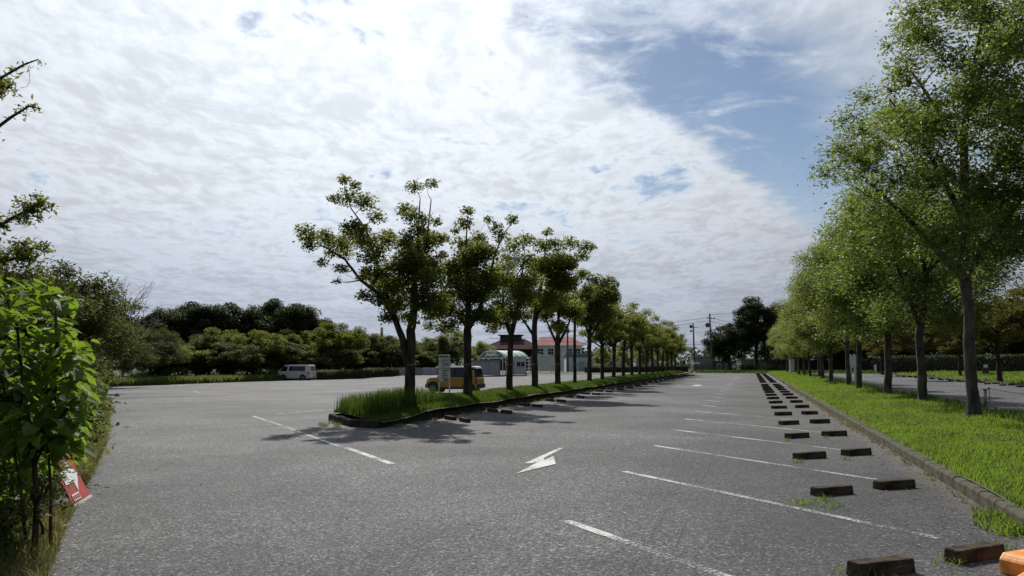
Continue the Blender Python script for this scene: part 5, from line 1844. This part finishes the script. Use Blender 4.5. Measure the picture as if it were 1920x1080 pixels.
# ------------------------------------------------------------------ post and chain behind the right row
t = thing('bollard', 'grey steel post with a chain beside the nearest right-row trunk', 'bollard', W(31.5, 8.05, 0), R(10))
mb = MB(); mb.tube([(0, 0, 0), (0, 0, .70)], .055, 14); mb.build('post', M_STEEL, t, smooth=True)
mb = MB(); mb.box((.02, 0, .715), (.26, .12, .03)); mb.build('cap', M_STEEL, t, bevel=.006)
mb = MB(); mb.tube([(.17, 0, 0), (.17, 0, .72)], .014, 8); mb.build('rod', M_STEEL, t)
mb = MB(); mb.tube([(.17, 0, .72), (.17, 0, .77)], .04, 8); mb.build('knob', M_DARKSTEEL, t)
mb = MB(); mb.box((.05, 0, .012), (.5, .3, .024)); mb.build('base_plate', M_STEEL, t)
mb = MB()
mb.tube([(.17 + 4.5 * i / 12, -.9 * i / 12, .74 - .9 * (i / 12) * (1 - i / 12) - .05 * i / 12) for i in range(13)], .012, 5)
mb.build('chain', M_STEEL, t)

# ------------------------------------------------------------------ white sign posts in the right row
t = thing('sign_post', 'tall slim white double post between the trunks of the right row', 'sign post', W(50.6, 5.9, .2), .2)
for x in (-.12, .16):
    mb = MB(); mb.box((x, 0, 1.0), (.12, .07, 2.0)); mb.build('post', M_WHITE, t, bevel=.01)
mb = MB(); mb.box((.02, -.045, 1.55), (.44, .02, .75)); mb.build('board', M_SIGN_WHITE, t)
t = thing('sign_box', 'white upright box sign at the far end of the right row', 'sign', W(104.5, 5.0, .25), .3)
mb = MB(); mb.box((0, 0, .95), (.62, .35, 1.8)); mb.build('body', M_WHITE, t, bevel=.02)
mb = MB(); mb.box((0, 0, 1.90), (.9, .45, .06)); mb.build('cap', M_WHITE, t)
x, y, _ = at(1638, 112)
t = thing('sign_post', 'short white post on the lawn seen between right-row trunks', 'sign post', (x, y, .4), 0)
mb = MB(); mb.box((0, 0, .5), (.22, .12, 1.0)); mb.build('post', M_WHITE, t, bevel=.02)
x, y, _ = at(1843, 82)
t = thing('lawn_sign', 'small white plate on a dark box standing on the lawn', 'sign', (x, y, .35), .2)
mb = MB(); mb.box((0, 0, .4), (.5, .4, .8)); mb.build('box', M_DARKSTEEL, t, bevel=.02)
mb = MB(); mb.box((0, -.03, 1.0), (.5, .05, .3)); mb.build('plate', M_SIGN_WHITE, t)
x, y, _ = at(1688, 122)
t = thing('toilet_hut', 'small pale hut in the shade behind the lawn', 'hut', (x, y, .3), R(-15))
mb = MB(); mb.box((0, 0, 1.1), (5.5, 3.5, 2.2)); mb.build('wall', M_WALL_FAR, t)
mb = MB(); mb.box((0, 0, 2.3), (6.3, 4.3, .22)); mb.build('roof', M_ROOF_BROWN, t)
mb = MB(); mb.box((-.8, -1.76, 1.0), (.9, .06, 1.9)); mb.build('door', M_DARKSTEEL, t)
mb = MB(); mb.box((1.4, -1.76, 1.4), (1.2, .06, .7)); mb.build('window', M_PANE, t)

# ------------------------------------------------------------------ entrance tent, booth and shed
D = 108.0


def fx(px):
    return (px - 960) / 1420 * D


t = thing('entrance_tent', 'arched entrance canopy with green and cream stripes', 'canopy', (fx(930), D, 0.02), R(-14))
# barrel roof: axis along local x, arch across local y
RX0, RX1 = -1.8, 4.6
NA = 18
half = 2.3


def arc(i, r=1.0):
    a = math.pi * (0.10 + 0.80 * i / NA)
    return (-math.cos(a) / math.cos(math.pi * .1) * half * r, 2.25 + (math.sin(a) - math.sin(math.pi * .1)) * 1.75 * r)


xs = [RX0 + (RX1 - RX0) * i / 8 for i in range(9)]
TILT = 0.0
roof = None
for j in range(8):
    mb = MB()
    V_, F_ = [], []
    for x in (xs[j], xs[j + 1]):
        for i in range(NA + 1):
            y, z = arc(i)
            V_.append((x, y, z))
        for i in range(NA + 1):
            y, z = arc(i, .985)
            V_.append((x, y, z - .02))
    n = NA + 1
    for i in range(NA):
        F_ += [(i, i + 1, 2 * n + i + 1, 2 * n + i), (n + i, 3 * n + i, 3 * n + i + 1, n + i + 1)]
    mb.add(V_, F_)
    mb.build('awning_stripe', M_GREEN_TENT if j % 2 == 0 else M_CREAM_TENT, t)
for x in (RX0, RX1):
    mb = MB()
    mb.tube([(x, *arc(i)) for i in range(NA + 1)], .06, 6)
    mb.build('hoop', M_WHITE, t)
    for y in (-half, half):
        mb = MB(); mb.box((x, y, 1.12), (.10, .10, 2.25)); mb.build('post', M_WHITE, t)
mb = MB(); mb.box((RX0, 0, 2.35), (.08, 4.5, .1)); mb.build('tie_beam', M_WHITE, t)
mb = MB(); mb.box((RX0 - .06, .1, 3.05), (.04, 1.9, .72)); sg = mb.build('sign_panel', M_SIGN_WHITE, t)
fc = bpy.data.curves.new('lettering', 'FONT')
fc.body = '駐車場入口'
fc.size = .40
fc.align_x = 'CENTER'
fc.align_y = 'CENTER'
fc.extrude = .006
fc.materials.append(M_INK)
tmp = bpy.data.objects.new('lettering_source', fc)
COL.objects.link(tmp)
bpy.context.view_layer.update()
tme = bpy.data.meshes.new_from_object(tmp.evaluated_get(bpy.context.evaluated_depsgraph_get()))
bpy.data.objects.remove(tmp)
tme.materials.clear()
tme.materials.append(M_INK)
tx = link('lettering', tme, sg, (RX0 - .085, .1, 3.05), (R(90), 0, R(-90)))
for y0_, y1_ in ((-half, -1.2), (half, 1.2)):
    mb = MB(); mb.tube([(RX0, y0_, 1.7), (RX0, y1_, 2.35)], .035, 5); mb.build('brace', M_WHITE, t)
t.rotation_euler = (0, 0, R(58))
t.location = (fx(935), D + 2.0, .02)

t = thing('ticket_booth', 'white ticket booth with a dark window under the arched canopy', 'booth', (fx(968), D - .5, .02), R(4))
mb = MB(); mb.box((0, 0, 1.25), (2.6, 1.8, 2.4)); mb.build('wall', M_WALL_WHITE, t, bevel=.02)
mb = MB(); mb.box((0, 0, 2.5), (2.75, 1.95, .12)); mb.build('roof', M_WHITE, t)
w_ = MB(); w_.box((.55, -.915, 1.50), (1.1, .03, .62)); w_ = w_.build('window', M_PANE, t)
mb = MB(); mb.box((.55, -.94, 1.50), (.05, .02, .62)); mb.build('mullion', M_WHITE, w_)
mb = MB(); mb.box((.55, -1.0, 1.16), (1.2, .22, .05)); mb.build('counter', M_WHITE, t)
mb = MB(); mb.box((-.75, -.915, 1.1), (.85, .03, 2.0)); dr = mb.build('door', M_WALL_GREY, t)
mb = MB(); mb.box((-.42, -.945, 1.1), (.05, .04, .14)); mb.build('handle', M_DARKSTEEL, dr)

t = thing('storage_shed', 'long low grey storage shed left of the arched canopy', 'shed', (fx(908), D - 2.2, .02), R(3))
mb = MB(); mb.box((0, 0, .98), (4.6, 1.6, 1.95)); mb.build('wall', M_WALL_GREY, t)
mb = MB(); mb.box((0, -.05, 2.0), (4.75, 1.8, .12)); mb.build('roof', M_WALL_FAR, t)
for i, x in enumerate((-1.55, .0, 1.5)):
    mb = MB(); mb.box((x, -.815, .88), (1.35, .04, 1.55)); mb.build('door', M_WALL_WHITE if i == 9 else M_WALL_GREY, t)
    mb = MB(); mb.box((x + .72, -.83, .95), (.06, .03, 1.8)); mb.build('door_post', M_WALL_FAR, t)

t = thing('ladder_frame', 'cream metal lattice frame right of the ticket booth', 'frame', (fx(990), D - .6, .02), 0)
for x in (-.35, .35):
    mb = MB(); mb.tube([(x, 0, 0), (x, 0, 2.6)], .05, 6); mb.build('upright', M_CREAM_TENT, t)
for z in (.4, .9, 1.4, 1.9, 2.4):
    mb = MB(); mb.tube([(-.35, 0, z), (.35, 0, z)], .035, 5); mb.build('rung', M_CREAM_TENT, t)
mb = MB(); mb.tube([(-2.3, 0, 2.6), (-.35, 0, .1)], .035, 5); mb.build('brace', M_CREAM_TENT, t)
t = thing('traffic_cone', 'small orange traffic cone beside the ticket booth', 'cone', (fx(986), D - 1.6, .02), 0)
mb = MB(); mb.tube([(0, 0, .04), (0, 0, .70)], [.17, .03], 12); mb.build('body', M_CONE, t)
mb = MB(); mb.box((0, 0, .02), (.4, .4, .04)); mb.build('base', M_CONE, t)
mb = MB(); mb.tube([(0, 0, .32), (0, 0, .45)], [.112, .088], 12); mb.build('stripe', M_SIGN_WHITE, t)


# ------------------------------------------------------------------ buildings behind
def hip(mb, x0, x1, y0, y1, z0, z1, inset):
    ym = (y0 + y1) / 2
    mb.add([(x0, y0, z0), (x1, y0, z0), (x1, y1, z0), (x0, y1, z0), (x0 + inset, ym, z1), (x1 - inset, ym, z1)], [(0, 1, 5, 4), (1, 2, 5), (2, 3, 4, 5), (3, 0, 4), (0, 3, 2, 1)])


Db = 160.0
gx = lambda px: (px - 960) / 1420 * Db
gzz = lambda y: CAM_H + (681 - y) / 1420 * Db
t = thing('timber_hall', 'large hall with sweeping dark brown roof and raised ridge box', 'building', (gx(955), Db, 0), R(-8))
mb = MB(); mb.box((0, 6, 2.2), (9, 9, 4.4)); mb.build('wall', M_WOOD_DARK, t)
mb = MB(); hip(mb, -6.4, 6.6, -1, 13, 4.6, 6.9, 4.0); mb.build('roof', M_ROOF_BROWN, t)
mb = MB(); mb.box((.1, 5.8, 4.45), (12.6, 13.6, .32)); mb.build('eave', M_WOOD_DARK, t)
mb = MB(); mb.box((-.5, 6, 6.9), (4.4, 3.0, 1.5)); cb = mb.build('ridge_box', M_ROOF_BROWN, t)
mb = MB(); mb.box((-.5, 6, 7.72), (5.2, 3.8, .2)); mb.build('ridge_roof', M_ROOF_BROWN, cb)
for i in range(4):
    mb = MB(); mb.box((-2.0 + i * 1.0, 4.48, 6.95), (.8, .06, .8)); mb.build('vent_panel', M_WOOD_DARK, cb)
for x in (-5.2, -2.4, 0.4, 3.2, 5.4):
    mb = MB(); mb.box((x, -.2, 2.2), (.28, .28, 4.4)); mb.build('post', M_WOOD_DARK, t)

t = thing('red_roofed_house', 'white two-storey house with salmon red hip roof', 'building', (gx(1045), Db - 4, 0), R(2))
mb = MB(); mb.box((0, 4.5, 2.65), (9.6, 8.5, 5.3)); wl = mb.build('wall', M_WALL_WHITE, t)
mb = MB(); hip(mb, -5.3, 5.3, -.3, 9.2, 5.35, 7.15, 2.0); mb.build('roof', M_ROOF_PINK, t)
mb = MB(); mb.box((0, 4.45, 5.27), (10.5, 9.4, .16)); mb.build('eave', M_WHITE, t)
for x in (-3.7, -1.6, 2.2, 3.9):
    mb = MB(); mb.box((x, .20, 4.0), (1.1, .08, 1.15)); wn = mb.build('window', M_PANE, t)
    mb = MB(); mb.box((x, .14, 4.0), (.06, .05, 1.15)); mb.box((x, .14, 4.0), (1.1, .045, .06)); mb.build('glazing_bar', M_WHITE, wn)
    mb = MB(); mb.box((x, .12, 3.38), (1.3, .2, .07)); mb.build('sill', M_WHITE, wn)
mb = MB(); mb.box((0, .15, 2.95), (9.62, .06, .10)); mb.build('string_course', M_WALL_GREY, t)
for x in (-1.2, .2, 1.4):
    mb = MB(); mb.tube([(x, 4.5, 7.1), (x, 4.5, 7.9)], .04, 5); mb.build('vent_pipe', M_DARKSTEEL, t)

Dt = 128.0
hx = lambda px: (px - 960) / 1420 * Dt
t = thing('white_canopy', 'white sloping tent canopy on thin posts before the red-roofed house', 'canopy', (hx(1028), Dt, 0), 0)
mb = MB()
mb.prism([(-2.0, 3.2), (2.4, 2.1), (2.4, 2.2), (-2.0, 3.32)], -1.5, 1.5, 'y')
mb.build('awning', M_WHITE, t)
for x, h in ((-1.5, 3.0), (.4, 2.6), (2.2, 2.1)):
    for y in (-1.3, 1.3):
        mb = MB(); mb.tube([(x, y, 0), (x, y, h)], .05, 6); mb.build('post', M_WHITE, t)
Dw = 140.0
ix = lambda px: (px - 960) / 1420 * Dw
t = thing('blue_white_hall', 'long low white building with a blue band under its roof', 'building', (ix(1110), Dw, 0), 0)
mb = MB(); mb.box((0, 3, 1.4), (9.6, 6, 2.8)); mb.build('wall', M_WALL_WHITE, t)
mb = MB(); mb.box((0, 3, 3.0), (9.66, 6.06, .62)); mb.build('band', M_WALL_BLUE, t)
mb = MB(); mb.box((0, 3, 3.38), (10.0, 6.4, .16)); mb.build('roof', M_WALL_GREY, t)
mb = MB(); mb.box((3.2, -.04, 1.25), (.8, .07, 1.4)); wn = mb.build('window', M_PANE, t)
mb = MB(); mb.box((3.2, -.09, 1.25), (.05, .04, 1.4)); mb.build('mullion', M_WHITE, wn)
mb = MB(); mb.box((-2.0, -.04, 1.0), (1.0, .07, 2.0)); mb.build('door', M_WALL_GREY, t)

x, y, _ = at(742, 135)
t = thing('pavilion', 'small park pavilion with blue-grey roof behind the nearest central tree', 'pavilion', (x + 3.5, y, 0), 0)
mb = MB(); hip(mb, -3.2, 3.2, -2, 2, 2.5, 3.5, 1.5); mb.build('roof', M_WALL_BLUE, t)
for xx in (-2.6, 2.6):
    for y_ in (-1.5, 1.5):
        mb = MB(); mb.box((xx, y_, 1.25), (.2, .2, 2.5)); mb.build('post', M_WALL_FAR, t)
x1, y1, _ = at(746, 113)
t = thing('low_wall', 'low grey wall of panels between the hedge and the grey shed', 'wall', (x1, y1, -.15), R(2))
for i in range(6):
    mb = MB(); mb.box((.95 + 1.9 * i, 0, .55), (1.86, .18, 1.1)); mb.build('panel', M_WALL_FAR if i % 2 else M_WALL_GREY, t, bevel=.01)
x, y, _ = at(716, 900)
t = thing('chimney', 'distant red and white banded chimney above the trees', 'chimney', (x, y, 0), 0)
for i in range(5):
    z0 = 0 if i == 0 else 14 + i * 6
    z1 = 14 + (i + 1) * 6
    mb = MB(); mb.tube([(0, 0, z0), (0, 0, z1)], [1.9 - .06 * i, 1.85 - .06 * i], 12, cap=True); mb.build('band', M_CHIM_RED if i % 2 else M_CHIM_WHITE, t)
# street lamps seen in front of the hedge line
x, y, _ = at(735, 118)
t = thing('lamp_post', 'slim grey park lamp post by the end of the long hedge', 'lamp', (x, y, -.3), 0)
mb = MB(); mb.tube([(0, 0, 0), (0, 0, 2.9)], .07, 7); mb.build('post', M_STEEL, t)
mb = MB(); mb.tube([(0, 0, 2.9), (0, 0, 3.3)], [.18, .10], 8); mb.build('lamp_head', M_SIGN_WHITE, t)


# ------------------------------------------------------------------ utility poles and wires
def pole(label, px, Y, top_y, lean, boxes):
    x, y, _ = at(px, Y)
    h = CAM_H + (681 - top_y) / 1420 * Y
    t = thing('utility_pole', label, 'utility pole', (x, y, 0), 0)
    mb = MB(); mb.tube([(0, 0, 0), (lean, 0, h)], [.20, .12], 8); mb.build('pole', M_POLE, t)
    for z, s, w in boxes:
        mb = MB(); mb.box((lean + s * .45, 0, h - z), (w, .4, w * 1.2)); mb.build('transformer', M_POLE, t, bevel=.04)
        mb = MB(); mb.box((lean + s * .2, 0, h - z), (.5, .08, .08)); mb.build('bracket', M_POLE, t)
    mb = MB(); mb.box((lean + .25, 0, h - .9), (1.5, .1, .1)); mb.build('cross_arm', M_POLE, t)
    for k in (-.3, .3, .8):
        mb = MB(); mb.tube([(lean + k, 0, h - .85), (lean + k, 0, h - .62)], .05, 6); mb.build('insulator', M_SIGN_WHITE, t)
    return Vector((x + lean, y, h))


p1 = pole('taller utility pole with a transformer at the end of the aisle', 1334, 136, 588, -.28, [(2.1, -1, .62)])
p2 = pole('shorter utility pole further left at the end of the aisle', 1301, 150, 606, -.15, [(.7, -1, .5), (1.6, -1, .3)])
p3 = pole('utility pole rising behind the fifth central-row tree', 1064, 130, 612, 0.0, [])


def wire(label, a, b, sag, r=.028):
    a, b = Vector(a), Vector(b)
    mb = MB()
    mb.tube([tuple(a + (b - a) * i / 14 - Vector((0, 0, sag * 4 * (i / 14) * (1 - i / 14)))) for i in range(15)], r, 4)
    tag(mb.build('power_line', M_WIRE), label, 'power line', 'overhead wires at the end of the aisle')


wire('overhead wire from the taller pole down to the shorter pole', p1 + Vector((0, 0, -1.2)), p2 + Vector((0, 0, -.4)), .9)
wire('slack lower wire looping between the two utility poles', p1 + Vector((0, 0, -2.6)), p2 + Vector((0, 0, -1.0)), 1.6)
wire('upper overhead wire running left from the taller pole', p1 + Vector((0, 0, -.7)), p1 + Vector((-40, 10, -3.0)), .8)
wire('second overhead wire running left below the upper one', p1 + Vector((0, 0, -1.3)), p1 + Vector((-40, 10, -4.2)), .8)
wire('upper overhead wire running right into the tall dark tree', p1 + Vector((0, 0, -.8)), p1 + Vector((22, 3, -3.4)), .5)
wire('lower overhead wire running right into the tall dark tree', p1 + Vector((0, 0, -1.4)), p1 + Vector((22, 3, -4.4)), .5)
wire('thin topmost wire climbing to the right above the tall dark tree', p1 + Vector((0, 0, -.3)), p1 + Vector((24, -6, 3.2)), .4)
wire('low wire crossing behind the shorter pole', p2 + Vector((-30, 4, -3.4)), p2 + Vector((26, 0, -4.4)), .3)

# ------------------------------------------------------------------ fence and small things at the far end
x1, y1, _ = at(1286, 134)
x2, y2, _ = at(1478, 140)
A, B = Vector((x1, y1, .05)), Vector((x2, y2, .05))
d = B - A
t = thing('fence', 'dark metal fence closing the far end of the aisle', 'fence', tuple(A), math.atan2(d.y, d.x))
L = d.length
n = 13
for i in range(n + 1):
    mb = MB(); mb.box((L * i / n, 0, .65), (.14, .14, 1.3)); mb.build('post', M_FENCE, t)
for z in (.35, .8, 1.22):
    mb = MB(); mb.box((L / 2, .0, z), (L, .06, .07)); mb.build('rail', M_FENCE, t)
for i in range(n):
    mb = MB()
    for j in range(1, 12):
        mb.box((L * (i + j / 12) / n, .005, .68), (.03, .03, 1.1))
    mb.build('bars', M_FENCE, t)['kind'] = 'stuff'


def shed(name, label, px, Y, w, h, m, roofm, rz=0.0, door=True):
    x, y, _ = at(px, Y)
    t = thing(name, label, 'building', (x, y, 0), rz)
    mb = MB(); mb.box((0, 1.5, h / 2), (w, 3, h)); mb.build('wall', m, t)
    mb = MB(); mb.box((0, 1.5, h + .07), (w + .3, 3.3, .14)); mb.build('roof', roofm, t)
    if door:
        k = max(1, int(w / 1.4))
        for i in range(k):
            mb = MB(); mb.box((-w / 2 + w * (i + .5) / k, -.03, h * .45), (w / k * .72, .06, h * .8)); mb.build('door', M_WALL_FAR, t)


shed('far_house', 'grey house wall seen behind the fence left of the taller pole', 1320, 160, 4.6, 3.0, M_WALL_FAR, M_WALL_GREY)
shed('storage_shed', 'pale shed with white roof edge below the tall dark tree', 1408, 152, 4.4, 2.4, M_WALL_FAR, M_WHITE)
shed('far_house', 'low grey outbuilding behind the fence right of the taller pole', 1362, 158, 5.2, 2.0, M_DARKSTEEL, M_DARKSTEEL)
shed('storage_shed', 'second pale shed behind the far hedge by the right row', 1440, 156, 3.4, 2.3, M_WALL_FAR, M_WHITE)
shed('far_house', 'pale house glimpsed through the far central trees', 1225, 165, 8.0, 3.2, M_WALL_WHITE, M_ROOF_BROWN)
x, y, _ = at(1305, 131)
t = thing('sign_box', 'small white slanted sign on a post at the far fence', 'sign', (x, y, .05), 0)
mb = MB(); mb.box((0, 0, .75), (.12, .12, 1.5)); mb.build('post', M_DARKSTEEL, t)
mb = MB(); mb.prism([(-.52, 1.45), (.52, 1.45), (.46, 1.8), (-.46, 1.8)], -.05, .05, 'y'); mb.build('board', M_WHITE, t)
x, y, _ = at(1373, 136)
t = thing('notice_board', 'small pale notice fixed to the far fence', 'sign', (x, y - .4, .05), 0)
mb = MB(); mb.box((0, 0, 1.0), (.6, .05, .5)); mb.build('board', M_SIGN_WHITE, t)
for xx in (-.25, .25):
    mb = MB(); mb.box((xx, .04, .5), (.06, .06, 1.0)); mb.build('post', M_DARKSTEEL, t)
for i, px in enumerate((1318, 1344, 1378, 1296)):
    x, y, _ = at(px, 131.5)
    t = thing('planter', 'dark low block, ' + ORD[i] + ' built in front of the far fence', 'block', (x, y, .03), 0, 'dark blocks at the far fence')
    mb = MB(); mb.box((0, 0, .14), (.7 if i % 2 else 1.0, .4, .28), taper=.9); mb.build('body', M_DARKSTEEL, t, bevel=.02)
sp = [(131.5 + random.random() * 3, -8 + 8 * random.random(), 3.0) for _ in range(8)]
for i, px in enumerate((1392, 1405, 1440, 1455)):
    x, y, _ = at(px, 133.5)
    place_shrub('shrub, ' + ORD[i] + ' from the left at the far fence under the tall dark tree', SB[i % 2], (x, y, .05), i * 1.1, 1.25, 'shrubs at the far fence')

# distant wood closing the horizon
g = np.random.default_rng(3)
C = []
for i in range(90):
    a = R(-62 + 124 * i / 89)
    r = 205 + g.uniform(-12, 25)
    c = np.array([math.sin(a) * r, math.cos(a) * r, 0])
    n = 420
    d = g.normal(size=(n, 3))
    d /= np.linalg.norm(d, axis=1)[:, None]
    C.append(c + d * np.array([8, 6, g.uniform(3.0, 5.0)]) + np.array([0, 0, 1.8]))
V, T = leaf_geo(np.concatenate(C), 1.0, .7, 8, .3)
tag(link('far_wood', np_mesh('far_wood', V, T, M_LEAF_DARK)), 'distant dark wood along the horizon', 'wood', None, 'stuff')
